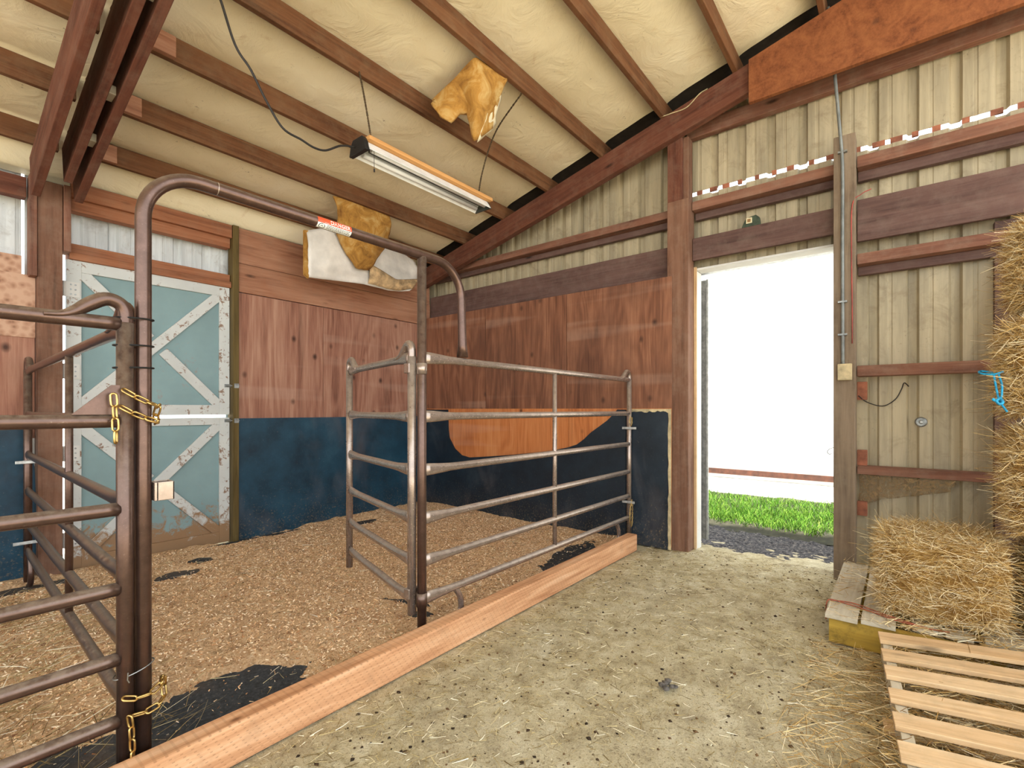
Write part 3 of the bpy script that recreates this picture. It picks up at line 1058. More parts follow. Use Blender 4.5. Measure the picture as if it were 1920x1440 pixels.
def rail_path(p0, p1, flare0=True, flare1=True, r=R1):
    """rail whose ends are flattened taller where they meet the posts"""
    p0, p1 = Vector(p0), Vector(p1)
    L = (p1 - p0).length
    d = (p1 - p0) / L
    ss = [0, .035, .07, .12, .18, .25]
    pts, rs = [], []
    for s in ss:
        pts.append(p0 + d * s)
        k = max(0, 1 - s / .22) if flare0 else 0
        k = k * k * (3 - 2 * k)
        rs.append((r * (1 - .25 * k), r * (1 + .55 * k)))
    for s in ss[::-1]:
        pts.append(p0 + d * (L - s))
        k = max(0, 1 - s / .22) if flare1 else 0
        k = k * k * (3 - 2 * k)
        rs.append((r * (1 - .25 * k), r * (1 + .55 * k)))
    return pts, rs

def ear(mb, base, dirv, r=R1, h=.075, w=.15):
    """loop at the top corner of a panel: post bends over and lands flattened on the top rail"""
    b = Vector(base)
    dv = Vector(dirv).normalized()
    prof = [(0, 0), (0, .55), (.10, .9), (.32, 1.0), (.58, .70), (.80, .34), (1.0, .16), (1.25, .10)]
    pts = spline([b + dv * (w * a) + Vector((0, 0, h * c)) for a, c in prof], 5)
    n = len(pts)
    rs = []
    for i in range(n):
        k = max(0, (i / (n - 1) - .55) / .45)
        rs.append((r * (1 + .35 * k), r * (1 - .55 * k)))
    mb.tube(pts, rs, 12, up=dv)

def panel(name, A, B, lab, mat, cat='corral panel', ears=(True, True), brace=None, feet=(), z_off=0, flare=(True, True), postbot=(.03, .03), group='pipe corral panels', sag=0, postz=(1.47, 1.47)):
    A, B = Vector((*A, 0)), Vector((*B, 0))
    d = (B - A).normalized()
    root = empty(name, ((A.x + B.x) / 2, (A.y + B.y) / 2, 0), lab, cat, group)
    for P, dv, e, pb, pz in ((A, d, ears[0], postbot[0], postz[0]), (B, -d, ears[1], postbot[1], postz[1])):
        mb = MB()
        mb.tube([P + Vector((0, 0, pb)), P + Vector((0, 0, pz))], .0225, 14)
        o = mb.build('end_post', mat, root, smooth=True)
        if e:
            m2 = MB()
            ear(m2, P + Vector((0, 0, 1.462)), dv)
            m2.build('corner_loop', mat, root, smooth=True)
    for z in RZ:
        z = z + z_off
        pts, rs = rail_path(A + d * .015 + Vector((0, 0, z)), B - d * .015 + Vector((0, 0, z)), *flare)
        MB().tube(pts, rs, 14).build('rail', mat, root, smooth=True)
    if brace is not None:
        P = A.lerp(B, brace)
        nrm = Vector((d.y, -d.x, 0))
        MB().tube([P + Vector((0, 0, RZ[-1] - .015)), P + Vector((0, 0, RZ[0] + .01))], .0155, 12).build('vertical_brace', mat, root, smooth=True)
    for s in feet:
        P = A + d * s[0]
        sg = s[1]
        q = [P + Vector((0, 0, RZ[-1])), P + d * (.035 * sg) + Vector((0, 0, .17)), P + d * (.045 * sg) + Vector((0, 0, .10)), P + d * (.01 * sg) + Vector((0, 0, .045)), P - d * (.05 * sg) + Vector((0, 0, .022))]
        MB().tube(spline(q, 5), .0165, 12).build('foot', mat, root, smooth=True)
    return root

GY = 1.90
# left front panel
pl = panel('corral_panel', (-1.6, GY - .01), (.428, GY - .01), 'dusty brown pipe panel in the left foreground', M['pipe'], flare=(True, False), feet=((1.55, 1),), ears=(True, True))
# slotted chain plate
mb = MB()
pp = [(.412, 1.875, 1.185), (.412, 1.875, 1.275), (.392, 1.875, 1.275), (.30, 1.875, 1.185)]
mb.prism(pp, (0, .008, 0))
tag(mb.build('chain_plate', M['pipe'], pl), 'triangular slotted chain plate')
# panel running back to the left wall
panel('corral_panel', (.452, 1.965), (.520, 4.64), 'pipe panel running from the gate post back to the left wall', M['pipe'], brace=.405, feet=((2.55, -1),), z_off=.0)
# bow gate frame with the right hand panel welded to it
bow = empty('bow_gate_panel', (1.63, GY, 0), 'pipe panel with a tall arched walk-through bow, standing along the wooden curb', 'corral panel', 'pipe corral panels')
zt = 1.985
arc = lambda cx, cz, r, a0, a1, n=12: [Vector((cx + r * math.cos(a0 + (a1 - a0) * i / n), GY, cz + r * math.sin(a0 + (a1 - a0) * i / n))) for i in range(n + 1)]
xl = .477
path = [Vector((xl, GY, .02)), Vector((xl, GY, 1.0)), Vector((xl, GY, 1.5))] + arc(xl + .165, zt - .165, .165, PI, PI / 2)
path += [Vector((1.0, GY, zt)), Vector((1.4, GY, zt))] + arc(1.74, zt - .185, .185, PI / 2, 0.05)
path += [Vector((1.928, GY, 1.70)), Vector((1.932, GY, 1.56)), Vector((1.934, GY, 1.49))]
rs = [.0225] * (len(path) - 3) + [(.0225, .0225), (.024, .026), (.030, .034)]
bo = MB().tube(path, rs, 18, up=(0, 1, 0)).build('bow', M['pipe'], bow, smooth=True)
o = MB().tube([(.69, GY, zt), (.694, GY, zt)], .0235, 18).build('weld_ring', M['pipe_doorlit'], bo, smooth=True)
MB().tube([(1.640, GY, .02), (1.640, GY, .9), (1.640, GY, zt - .01)], .0235, 16).build('inner_post', M['pipe'], bow, smooth=True)
MB().tube([(1.640, GY, 1.38), (1.640, GY, 1.435)], .0275, 16).build('collar', M['pipe_doorlit'], bow, smooth=True)
MB().tube([(1.640, GY, .20), (1.640, GY, .27)], .0275, 16).build('collar', M['pipe'], bow, smooth=True)
xe = 4.035
for z in RZ:
    pts, rs = rail_path((1.655, GY, z), (xe, GY, z), True, False)
    MB().tube(pts, rs, 14).build('rail', M['pipe_doorlit'], bow, smooth=True)
MB().tube([(xe + .02, GY, .03), (xe + .02, GY, 1.47)], .0215, 14).build('end_post', M['pipe_doorlit'], bow, smooth=True)
mb = MB(); ear(mb, (xe + .02, GY, 1.462), (-1, 0, 0)); mb.build('corner_loop', M['pipe_doorlit'], bow, smooth=True)
MB().tube([(2.855, GY, .225), (2.855, GY, 1.475)], .0155, 12).build('vertical_brace', M['pipe_doorlit'], bow, smooth=True)
for fx, sg in ((1.87, 1), (3.80, 1)):
    q = [(fx, GY, .235), (fx + .045, GY, .165), (fx + .05, GY, .10), (fx + .02, GY, .05), (fx - .03, GY, .022)]
    MB().tube(spline(q, 5), .0165, 12).build('foot', M['pipe_doorlit'], bow, smooth=True)
# latch socket on the left leg
mb = MB()
mb.box(.505, .555, GY - .028, GY - .022, .905, .965).box(.505, .555, GY + .022, GY + .028, .905, .965).box(.549, .555, GY - .028, GY + .028, .905, .965).box(.50, .512, GY - .028, GY + .028, .905, .965)
mb.build('latch_socket', M['pipe_doorlit'], bow, bevel=.002)

# danger sticker wrapped on the bow top
def wrap(s, h, r=.0232):
    """s along the bar, h around it (metres); 0 faces the camera side and a little down"""
    a = -PI / 2 + (-.20 + h / r)       # angle in the (y,z) plane measured from +z... front is -y
    th = h / r - .35
    return (s, GY - r * math.cos(th), zt + r * math.sin(th))

def wrapped(name, polys, mat, parent, r):
    V, Fc = [], []
    for poly in polys:
        b0 = len(V)
        V += [wrap(s, h, r) for s, h in poly]
        Fc.append(tuple(range(b0, b0 + len(poly))))
    mbx = MB()
    mbx.v, mbx.f = V, Fc
    return mbx.build(name, mat, parent)

def strip(s0, s1, h0, h1, ns=1, nh=8):
    out = []
    for i in range(ns):
        for j in range(nh):
            a, c = s0 + (s1 - s0) * i / ns, s0 + (s1 - s0) * (i + 1) / ns
            e, g = h0 + (h1 - h0) * j / nh, h0 + (h1 - h0) * (j + 1) / nh
            out.append([(a, e), (c, e), (c, g), (a, g)])
    return out
LS0, LS1 = 1.065, 1.222
lab = tag(wrapped('warning_sticker', strip(LS0, LS1, -.026, .0008, 1, 12), M['label_white'], bow, .02285), 'white warning sticker with an orange red DANGER band')
wrapped('danger_band', strip(LS0, LS1, .0012, .026, 1, 8), M['label_red'], lab, .0229)
tri = [[(LS0 + .030, .0035), (LS0 + .051, .0035), (LS0 + .0405, .021)]]
wrapped('warning_triangle', tri, M['label_white'], lab, .0233)
wrapped('exclamation_mark', [[(LS0 + .0393, .0085), (LS0 + .0417, .0085), (LS0 + .0417, .0155), (LS0 + .0393, .0155)], [(LS0 + .0393, .0050), (LS0 + .0417, .0050), (LS0 + .0417, .0070), (LS0 + .0393, .0070)]], M['label_red'], lab, .0235)
fc = bpy.data.curves.new('danger_text', 'FONT')
fc.body = 'DANGER'
fc.size = .0225
fc.space_character = 1.05
fc.offset = .0004
fo = bpy.data.objects.new('danger_text_curve', fc)
COL.objects.link(fo)
bpy.context.view_layer.update()
me = bpy.data.meshes.new_from_object(fo.evaluated_get(bpy.context.evaluated_depsgraph_get()))
bpy.data.objects.remove(fo)
tv = [v.co.copy() for v in me.vertices]
tf = [tuple(p.vertices) for p in me.polygons]
mb = MB()
mb.v = [wrap(LS0 + .056 + v.x, .0050 + v.y, .0236) for v in tv]
mb.f = tf
mb.build('danger_text', M['label_white'], lab)
bars = []
for row, hh in enumerate((-.0035, -.0085, -.0135, -.0185)):
    s = LS0 + .042
    rg = random.Random(row)
    while s < LS1 - .012:
        w = rg.uniform(.004, .011)
        bars += strip(s, min(s + w, LS1 - .006), hh - .0013, hh + .0011, 1, 1)
        s += w + .0022
wrapped('small_print', bars, M['label_black'], lab, .0233)
ring = []
for i in range(20):
    a0, a1 = 2 * PI * i / 20, 2 * PI * (i + 1) / 20
    if .8 < a0 < 1.2:
        continue
    ring.append([(LS0 + .020 + .0145 * math.cos(a0), -.0125 + .0115 * math.sin(a0)), (LS0 + .020 + .0145 * math.cos(a1), -.0125 + .0115 * math.sin(a1)),
                 (LS0 + .020 + .0115 * math.cos(a1), -.0125 + .0088 * math.sin(a1)), (LS0 + .020 + .0115 * math.cos(a0), -.0125 + .0088 * math.sin(a0))])
ring.append([(LS0 + .0125, -.016), (LS0 + .021, -.012), (LS0 + .028, -.016), (LS0 + .021, -.008)])
wrapped('pictogram', ring, M['label_black'], lab, .0233)

# swung gate
g0, g1 = Vector((1.612, 1.944)), Vector((1.905, 2.955))
panel('swing_gate', g0, g1, 'narrow pipe gate swung open into the stall beside the arch', M['pipe_doorlit'], cat='gate', postbot=(.16, .12))
for z, lab2 in ((1.385, 'upper bracket joining the swung gate to the arch post'), (.24, 'lower bracket joining the swung gate to the arch post')):
    tag(MB().box(1.585, 1.655, 1.935, 1.975, z, z + .05).build('gate_bracket', M['pipe_doorlit'], bevel=.003), lab2, 'bracket', 'gate brackets on the arch post')

# ------------------------------------------------------------------ chains, ties, straps
def link_mesh(L, W, r, nm):
    n, k = 20, 8
    V, Fc = [], []
    hl = L / 2 - W / 2
    cl = []
    for i in range(n):
        a = 2 * PI * i / n
        c, s = math.cos(a), math.sin(a)
        cl.append((Vector((c * (W / 2 - r) + (hl if c > 1e-6 else -hl if c < -1e-6 else 0), s * (W / 2 - r), 0)), Vector((c, s, 0))))
    for p, nv in cl:
        for j in range(k):
            b = 2 * PI * j / k
            V.append(p + nv * (math.cos(b) * r) + Vector((0, 0, math.sin(b) * r)))
    for i in range(n):
        for j in range(k):
            Fc.append((i * k + j, ((i + 1) % n) * k + j, ((i + 1) % n) * k + (j + 1) % k, i * k + (j + 1) % k))
    me = bpy.data.meshes.new(nm)
    me.from_pydata([tuple(v) for v in V], [], Fc)
    me.polygons.foreach_set('use_smooth', [True] * len(Fc))
    me.materials.append(M['gold'])
    return me

def chain(name, paths, L, W, r, lab, group=None):
    P0 = Vector(paths[0][0])
    root = empty(name, P0, lab, 'chain', group)
    me = link_mesh(L, W, r, 'link')
    step = L - 2 * r - .001
    for pts in paths:
        pts = spline(pts, 14)
        acc = [0]
        for a, c in zip(pts, pts[1:]):
            acc.append(acc[-1] + (c - a).length)
        n = int(acc[-1] / step)
        def at(s):
            for i in range(len(acc) - 1):
                if acc[i + 1] >= s:
                    return pts[i].lerp(pts[i + 1], (s - acc[i]) / max(1e-9, acc[i + 1] - acc[i]))
            return pts[-1]
        for i in range(n):
            a, c = at(i * step), at((i + 1) * step)
            X = (c - a).normalized()
            u = Vector((0, 0, 1)) if abs(X.z) < .85 else Vector((0, -1, 0))
            Z = (u - X * u.dot(X)).normalized()
            rot = Matrix((X, Z.cross(X), Z)).transposed()
            tw = (PI / 2 if i % 2 else 0) + PI / 4 + random.uniform(-.25, .25)
            rot = rot @ Matrix.Rotation(tw, 3, 'X')
            ob = bpy.data.objects.new('link', me)
            COL.objects.link(ob)
            ob.parent = root
            ob.location = (a + c) / 2 - P0
            ob.rotation_euler = rot.to_euler()
    return root
yf = GY - .045
chain('gold_chain', [[(.415, yf + .005, 1.262), (.455, yf - .002, 1.235), (.495, yf, 1.215), (.516, GY - .012, 1.212), (.518, GY + .02, 1.20), (.512, GY + .008, 1.16), (.505, yf + .006, 1.163), (.46, yf, 1.178), (.415, yf, 1.205), (.393, yf + .008, 1.222)],
                     [(.391, yf - .004, 1.248), (.393, yf - .006, 1.215), (.395, yf - .008, 1.16), (.396, yf - .008, 1.095)]],
      .045, .023, .0033, 'gold chain looped around the gate posts at chest height with a hanging tail', 'gold chains on the left gate post')
chain('gold_chain', [[(.415, yf + .005, .315), (.455, yf, .30), (.495, yf, .303), (.527, GY - .02, .318), (.532, GY + .015, .31), (.532, GY - .01, .262), (.50, yf, .252), (.455, yf, .248), (.425, yf - .004, .26)],
                     [(.428, yf - .010, .262), (.434, yf - .012, .21), (.436, yf - .012, .13), (.436, yf - .012, .09)]],
      .045, .023, .0033, 'gold chain looped around the gate posts near the ground', 'gold chains on the left gate post')
ex, ey = xe - .012, GY - .035
chain('gold_chain', [[(ex - .02, ey, 1.14), (ex - .035, ey, 1.09), (ex - .01, ey - .004, 1.05), (ex + .012, ey, 1.09), (ex + .012, ey, 1.14)]], .024, .013, .002,
      'small gold chain hanging under the second rail at the far end of the pipe panel', 'gold chains at the far panel end')
chain('gold_chain', [[(ex + .012, ey, .40), (ex - .025, ey, .30), (ex - .03, ey - .004, .20), (ex - .005, ey - .006, .165), (ex + .015, ey - .004, .25), (ex + .02, ey - .002, .37)]], .024, .013, .002,
      'small gold chain hanging near the curb at the far end of the pipe panel', 'gold chains at the far panel end')

def loop(cx, cy, rx, ry, z, r, tilt=0, n=28):
    return [(cx + rx * math.cos(2 * PI * i / n), cy + ry * math.sin(2 * PI * i / n), z + tilt * math.cos(2 * PI * i / n)) for i in range(n + 1)]
for z, lab2 in ((1.487, 'top black cable tie around the gate posts'), (1.402, 'middle black cable tie around the gate posts'), (1.332, 'lowest black cable tie around the gate posts')):
    tag(MB().tube(loop(.4525, GY, .052, .031, z, .003, .002), .003, 6).build('cable_tie', M['black'], origin=(.4525, GY, z)), lab2, 'cable tie', 'cable ties on the left gate post')
tag(MB().tube(loop(.4525, GY, .053, .033, .378, .002, .012), .0018, 6).tube([(.43, GY - .034, .385), (.425, GY - .05, .37), (.43, GY - .048, .36)], .0018, 6).build('tie_wire', M['wire'], origin=(.4525, GY, .378)),
    'thin silver tie wire around the gate posts above the lower chain', 'wire')

def strap(x, y, z, lab2, axis):
    mb = MB()
    if axis == 'y':
        mb.box(x - .007, x, y[0], y[1], z - .011, z + .011)
    else:
        mb.box(x[0], x[1], y - .007, y, z - .011, z + .011)
    o = mb.build('pipe_strap', M['galv'], bevel=.003)
    tag(o, lab2, 'strap', 'galvanised straps holding panel ends')
strap(xe - .004, (1.82, 1.955), 1.035, 'upper pale strap across the far end post of the bow panel', 'y')
strap(xe - .004, (1.835, 1.955), .375, 'lower pale strap across the far end post of the bow panel', 'y')
strap((.455, .60), 4.612, .845, 'upper pale strap where the left panel meets the wall', 'x')
strap((.445, .585), 4.612, .30, 'lower pale strap where the left panel meets the wall', 'x')

# ------------------------------------------------------------------ curb
timber('wooden_curb', M['curb'], (-1.4, 3.91), (1.757, 1.845), (-.005, .135), 'x', 'long pale pressure treated curb timber on the floor along the pipe panel', 'curb', bevel=.008)

# ------------------------------------------------------------------ stall floor: rubber mats and shavings
tag(MB().box(-4.5, 4.078, 1.848, 4.704, -.01, .010).build('stall_floor_mat', M['floor_mat']), 'black rubber floor mat showing through the shavings', 'floor mat')
patches = [(.74, 2.12, .42, .26, 0), (1.93, 2.36, .07, .20, .3), (1.86, 2.17, .08, .10, 0), (3.42, 2.10, .50, .16, .1), (2.1, 4.64, .55, .09, 0), (1.22, 4.05, .16, .10, .3), (.0, 2.05, .5, .28, 0), (3.0, 4.4, .22, .12, .2), (.35, 4.5, .5, .14, 0), (1.45, 4.28, .1, .12, 0)]
def shav_z(X, Y):
    h = .022 + .030 * fbm(X, Y, 1.7, 51) + .030 * (fbm(X, Y, 7, 61) - .45) + .012 * (fbm(X, Y, 26, 71) - .45)
    wob = .55 * (fbm(X, Y, 6, 81) - .47) + .5 * (fbm(X, Y, 18, 91) - .47)
    for cx, cy, rx, ry, rot in patches:
        c, s = math.cos(rot), math.sin(rot)
        u = ((X - cx) * c + (Y - cy) * s) / rx
        v = (-(X - cx) * s + (Y - cy) * c) / ry
        dd = np.sqrt(u * u + v * v) + wob
        h = h - .075 * np.clip(1.25 - dd, 0, 1) * np.clip((1.25 - dd) * 3, 0, 1)
    corner = np.exp(-((X - 3.7) ** 2 / .5 + (Y - 4.2) ** 2 / .4))
    return np.maximum(h + .02 * corner, -.006)
sh = grid_mesh('wood_shavings', np.linspace(-2.0, 4.076, 420), np.linspace(1.850, 4.702, 230), shav_z, M['shavings'])
tag(sh, 'deep bed of pinkish wood shavings covering the stall floor', 'shavings', kind='stuff')
n = 95000
x = -1.0 + 5.05 * RNG.random(n)
y = 1.87 + 2.8 * RNG.random(n)
z = shav_z(x, y)
k = (z > .012) | (RNG.random(n) < .06)
x, y, z = x[k], y[k], np.maximum(z[k], .011)
n = len(x)
a = RNG.random(n) * 2 * PI
P = np.stack([x, y, z + .001], 1)
D = np.stack([np.cos(a), np.sin(a), RNG.normal(.15, .25, n)], 1)
V, F = ribbons(P, D, .005 + .013 * RNG.random(n) ** 2, .003 + .005 * RNG.random(n), RNG.normal(0, .003, (n, 3)), 1)
o = np_mesh('loose_flakes', V, F, M['flakes'], sh)
o['kind'] = 'stuff'
# long straw in the left corner of the stall
n = 2600
x = -.9 + 1.5 * RNG.random(n) + .3 * RNG.normal(size=n) * .3
y = 1.95 + 2.4 * RNG.random(n)
a = RNG.normal(.5, .9, n)
P = np.stack([x, y, np.maximum(shav_z(x, y), .012) + .004 + .012 * RNG.random(n)], 1)
D = np.stack([np.cos(a), np.sin(a), RNG.normal(.03, .08, n)], 1)
V, F = ribbons(P, D, .06 + .16 * RNG.random(n), .0016 + .0014 * RNG.random(n), RNG.normal(0, .02, (n, 3)) * np.array([1, 1, .2]), 3)
m2 = 900
x2 = .7 + 3.2 * RNG.random(m2); y2 = 1.9 + 2.5 * RNG.random(m2); a2 = RNG.random(m2) * 6.28
P2 = np.stack([x2, y2, np.maximum(shav_z(x2, y2), .012) + .004], 1)
V2, F2 = ribbons(P2, np.stack([np.cos(a2), np.sin(a2), np.full(m2, .03)], 1), .03 + .08 * RNG.random(m2), .0018 + .001 * RNG.random(m2), RNG.normal(0, .008, (m2, 3)) * np.array([1, 1, .2]), 2)
tag(np_mesh('stall_straw', np.concatenate([V, V2]), F=np.concatenate([F, F2 + len(V)]) if F.shape[1] == F2.shape[1] else F, mat=M['straw_floor']), 'loose straw scattered over the shavings', 'straw', kind='stuff')

# aisle litter
n = 30000
x = .3 + 4.0 * RNG.random(n)
y = -1.2 + 2.93 * RNG.random(n)
w = fbm(x, y, 2.5, 101)
near = np.exp(-np.abs(y - 1.7) / .25) + np.exp(-((x - 2.7) ** 2 + (y - .2) ** 2) / .12) + .8 * np.exp(-((x - 3.9) ** 2 + (y - .45) ** 2) / .2)
k = RNG.random(n) < np.clip(.35 + 1.2 * (w - .4) + .7 * near, .1, 1)
x, y = x[k], y[k]
n = len(x)
a = RNG.random(n) * 2 * PI
P = np.stack([x, y, floor_z(x, y) + .004 + .006 * RNG.random(n)], 1)
D = np.stack([np.cos(a), np.sin(a), RNG.normal(.05, .10, n)], 1)
V, F = ribbons(P, D, .012 + .06 * RNG.random(n) ** 2.5, .0014 + .0022 * RNG.random(n), RNG.normal(0, .006, (n, 3)) * np.array([1, 1, .2]), 2)
tag(np_mesh('aisle_straw', V, F, M['straw_floor']), 'fine straw and chaff scattered over the dirt aisle', 'straw', kind='stuff')
# dark crumbs: tiny squashed lumps
n = 5000
x = .6 + 3.7 * RNG.random(n)
y = -.9 + 2.6 * RNG.random(n)
z = floor_z(x, y)
octa = np.array([(1, 0, 0), (-1, 0, 0), (0, 1, 0), (0, -1, 0), (0, 0, .7), (0, 0, -.7)], float)
r = .0016 + .009 * RNG.random(n) ** 7
V = (np.stack([x, y, z + .001], 1)[:, None, :] + octa[None] * r[:, None, None] * (.6 + .8 * RNG.random((n, 6, 1)))).reshape(-1, 3)
fo_ = np.array([(0, 2, 4), (2, 1, 4), (1, 3, 4), (3, 0, 4), (2, 0, 5), (1, 2, 5), (3, 1, 5), (0, 3, 5)])
F = (np.arange(n)[:, None, None] * 6 + fo_[None]).reshape(-1, 3)
tag(np_mesh('dirt_crumbs', V, F, M['crumb']), 'dark crumbs of dried manure strewn on the dirt aisle', 'crumbs', kind='stuff')
# one larger dried clod
mb = MB()
rg = random.Random(5)
for i in range(9):
    cx, cy = 2.06 + rg.uniform(-.035, .035), .78 + rg.uniform(-.03, .03)
    rr = rg.uniform(.009, .017)
    b0 = len(mb.v)
    mb.tube([(cx - rr, cy, .008), (cx - rr * .6, cy, .010), (cx, cy + .003, .012), (cx + rr * .6, cy, .010), (cx + rr, cy, .008)], [(.002, .001), (rr * .8, rr * .35), (rr, rr * .5), (rr * .8, rr * .4), (.002, .001)], 7)
tag(mb.build('manure_clod', plain('grey_clod', (96, 90, 84), .95, 0, .4, 60), smooth=True), 'grey dried clod lying in the middle of the dirt aisle', 'clod')

# ------------------------------------------------------------------ pallets
p1 = empty('old_pallet', (3.5, -.2, 0), 'weathered grey pallet under the small hay bale by the doorway', 'pallet', 'wooden pallets')
for (a, c, x0) in ((.168, .305, 2.965), (.018, .155, 2.985), (-.138, -.045, 3.045), (-.262, -.165, 3.045), (-.45, -.30, 3.06), (-.62, -.48, 3.05), (-.8, -.66, 3.05)):
    timber('deck_board', M['pallet_old'], (x0, 4.05), (a, c), (.128, .150), 'x', parent=p1, bevel=.002)
for i, x0 in enumerate((2.99, 3.45, 3.95)):
    o = timber('stringer', M['pallet_yellow'], (x0, x0 + .045), (-.8, .29), (.0, .127), 'y', parent=p1, bevel=.002)
    if i == 0: o['label'] = 'mossy yellow front stringer'
p2 = empty('slatted_pallet', (2.4, -.2, 0), 'newer pale pallet with spaced slats in the right foreground', 'pallet', 'wooden pallets')
# slats run from the left edge towards -y and +x, slightly rising
for k2, (xc, w) in enumerate(((2.865, .105), (2.675, .095), (2.505, .10), (2.31, .09), (2.13, .095), (1.95, .095), (1.77, .095))):
    yl = .082 - (2.9 - xc) * .082
    A = Vector((xc, yl, .128)); B = Vector((xc + .105, yl - 1.0, .195))
    plank('slat', M['pallet_new'], A, B, w, .019, (0, 0.07, 1), parent=p2, bevel=.002)
for q in (0.02, .5, .97):
    zt2 = .118 + q * .067
    A = Vector((1.72 + q * .105, .080 - .097 - q * 1.0 - .012, zt2 - .05)); B = Vector((2.925 + q * .105, .088 - q * 1.0 - .012, zt2 - .05))
    plank('stringer', M['pallet_old'], A, B, .036, .098, (0, 0, 1), parent=p2, bevel=.002)
for xc in (2.82, 2.3, 1.85):
    A = Vector((xc, .05, .012)); B = Vector((xc + .105, -.95, .075))
    plank('bottom_slat', M['pallet_new'], A, B, .09, .016, (0, .07, 1), parent=p2, bevel=.002)

# ------------------------------------------------------------------ hay
def hay_bale(lab, x0, x1, y0, y1, z0, z1, ns, seed, group=None, faces=None, fray=1.0):
    rng = np.random.default_rng(seed)
    root = empty('hay_bale', ((x0 + x1) / 2, (y0 + y1) / 2, z0), lab, 'hay bale', group)
    # body: rounded lumpy block from a cube-sphere style grid
    n = 26
    c = np.array([(x0 + x1) / 2, (y0 + y1) / 2, (z0 + z1) / 2])
    h = np.array([(x1 - x0) / 2, (y1 - y0) / 2, (z1 - z0) / 2])
    V, F = [], []
    off = 0
    t = np.linspace(-1, 1, n)
    A, B = np.meshgrid(t, t, indexing='ij')
    for ax in range(3):
        for sg in (-1, 1):
            q = np.zeros((n, n, 3))
            q[..., ax] = sg
            q[..., (ax + 1) % 3] = A * sg
            q[..., (ax + 2) % 3] = B
            q = q.reshape(-1, 3)
            I = np.arange(n * n).reshape(n, n) + off
            F.append(np.stack([I[:-1, :-1].ravel(), I[1:, :-1].ravel(), I[1:, 1:].ravel(), I[:-1, 1:].ravel()], 1))
            V.append(q)
            off += n * n
    Q = np.concatenate(V)
    e = 6.0
    nn = (np.abs(Q) ** e).sum(1, keepdims=True) ** (1 / e)
    Q = Q / nn
    lump = 1 + .05 * (fbm(Q[:, 0] * 3 + 5 + Q[:, 2] * 2, Q[:, 1] * 3 + 9 + Q[:, 2], 1.2, seed) - .47) + .05 * np.sin(Q[:, 2] * 9 + Q[:, 1] * 3 + seed)[:] * .5 * (1 - np.abs(Q[:, 2]) * .5)
    Wd = c + Q * h * np.stack([lump, lump, np.minimum(lump, 1.0)], 1)
    np_mesh('packed_hay', Wd, np.concatenate(F), M['hay'], root, True)
    # strands on the visible faces
    P, D = [], []
    fs = faces or [((-1, 0, 0), .36), ((0, 1, 0), .28), ((0, 0, 1), .36)]
    for nv, share in fs:
        m = int(ns * share)
        nv = np.array(nv, float)
        u = rng.uniform(-1, 1, (m, 3))
        ax = int(np.argmax(np.abs(nv)))
        u[:, ax] = nv[ax]
        nn = (np.abs(u) ** e).sum(1, keepdims=True) ** (1 / e)
        p = c + u / nn * h * (1.0 + .01 * rng.normal(size=(m, 1)))
        d = rng.normal(size=(m, 3)) * np.array([.7, 1.3, .42])
        d[:, ax] = np.abs(d[:, ax]) * nv[ax] * .42 * fray + rng.normal(0, .1, m)
        P.append(p); D.append(d)
    P, D = np.concatenate(P), np.concatenate(D)
    m = len(P)
    Ls = (.03 + .09 * rng.random(m) ** 2 + .12 * (rng.random(m) > .965))
    Dn = D / np.linalg.norm(D, axis=1, keepdims=True)
    V, F = ribbons(P - Dn * (Ls * .35)[:, None], D, Ls, .0016 + .0018 * rng.random(m), rng.normal(0, .016, (m, 3)), 3, rng)
    # keep the straw off the ground plane below the bale
    V[:, 2] = np.maximum(V[:, 2], z0 - .01)
    st = np_mesh('loose_straw', V, F, M['straw'], root)
    st['kind'] = 'stuff'
    return root

small = hay_bale('small loose hay bale sitting on the grey pallet by the doorway', 3.09, 3.56, -.40, .075, .150, .575, 15000, 1, 'hay bales', fray=.75)
hay_bale('bottom hay bale of the stack at the right edge, behind the small bale', 3.12, 3.62, -1.3, -.455, .150, .60, 5000, 2, 'hay bales')
SF = [((-1, 0, 0), .5), ((0, 1, 0), .5)]
s1 = hay_bale('hay bale second from the bottom of the right edge stack', 3.05, 3.52, -1.25, -.405, .602, 1.145, 11000, 3, 'hay bales', SF, 1.15)
s2 = hay_bale('hay bale with a blue twine loop, third up in the right edge stack', 3.07, 3.53, -1.25, -.395, 1.147, 1.64, 11000, 4, 'hay bales', SF, 1.15)
s3 = hay_bale('topmost hay bale of the stack at the right edge', 3.10, 3.56, -1.25, -.43, 1.642, 2.10, 11000, 5, 'hay bales', SF, 1.15)
# blue twine on the third bale
mb = MB()
q = [(3.20, -.34, 1.375), (3.18, -.300, 1.382), (3.15, -.288, 1.376), (3.13, -.300, 1.366), (3.12, -.335, 1.362), (3.11, -.365, 1.372)]
mb.tube(spline(q, 6), .0045, 8)
q = [(3.13, -.335, 1.365), (3.10, -.337, 1.32), (3.09, -.345, 1.26), (3.09, -.352, 1.235)]
mb.tube(spline(q, 6), .0042, 8)
q = [(3.12, -.350, 1.362), (3.09, -.357, 1.31), (3.08, -.355, 1.26), (3.09, -.352, 1.235), (3.075, -.372, 1.19)]
mb.tube(spline(q, 6), .0042, 8)
mb.tube(spline([(3.075, -.335, 1.245), (3.07, -.345, 1.225), (3.075, -.358, 1.232), (3.08, -.35, 1.25), (3.075, -.335, 1.24), (3.075, -.325, 1.25)], 5), .006, 8)
tag(mb.build('twine', M['blue_twine'], s2, smooth=True), 'bright blue knotted twine loop')
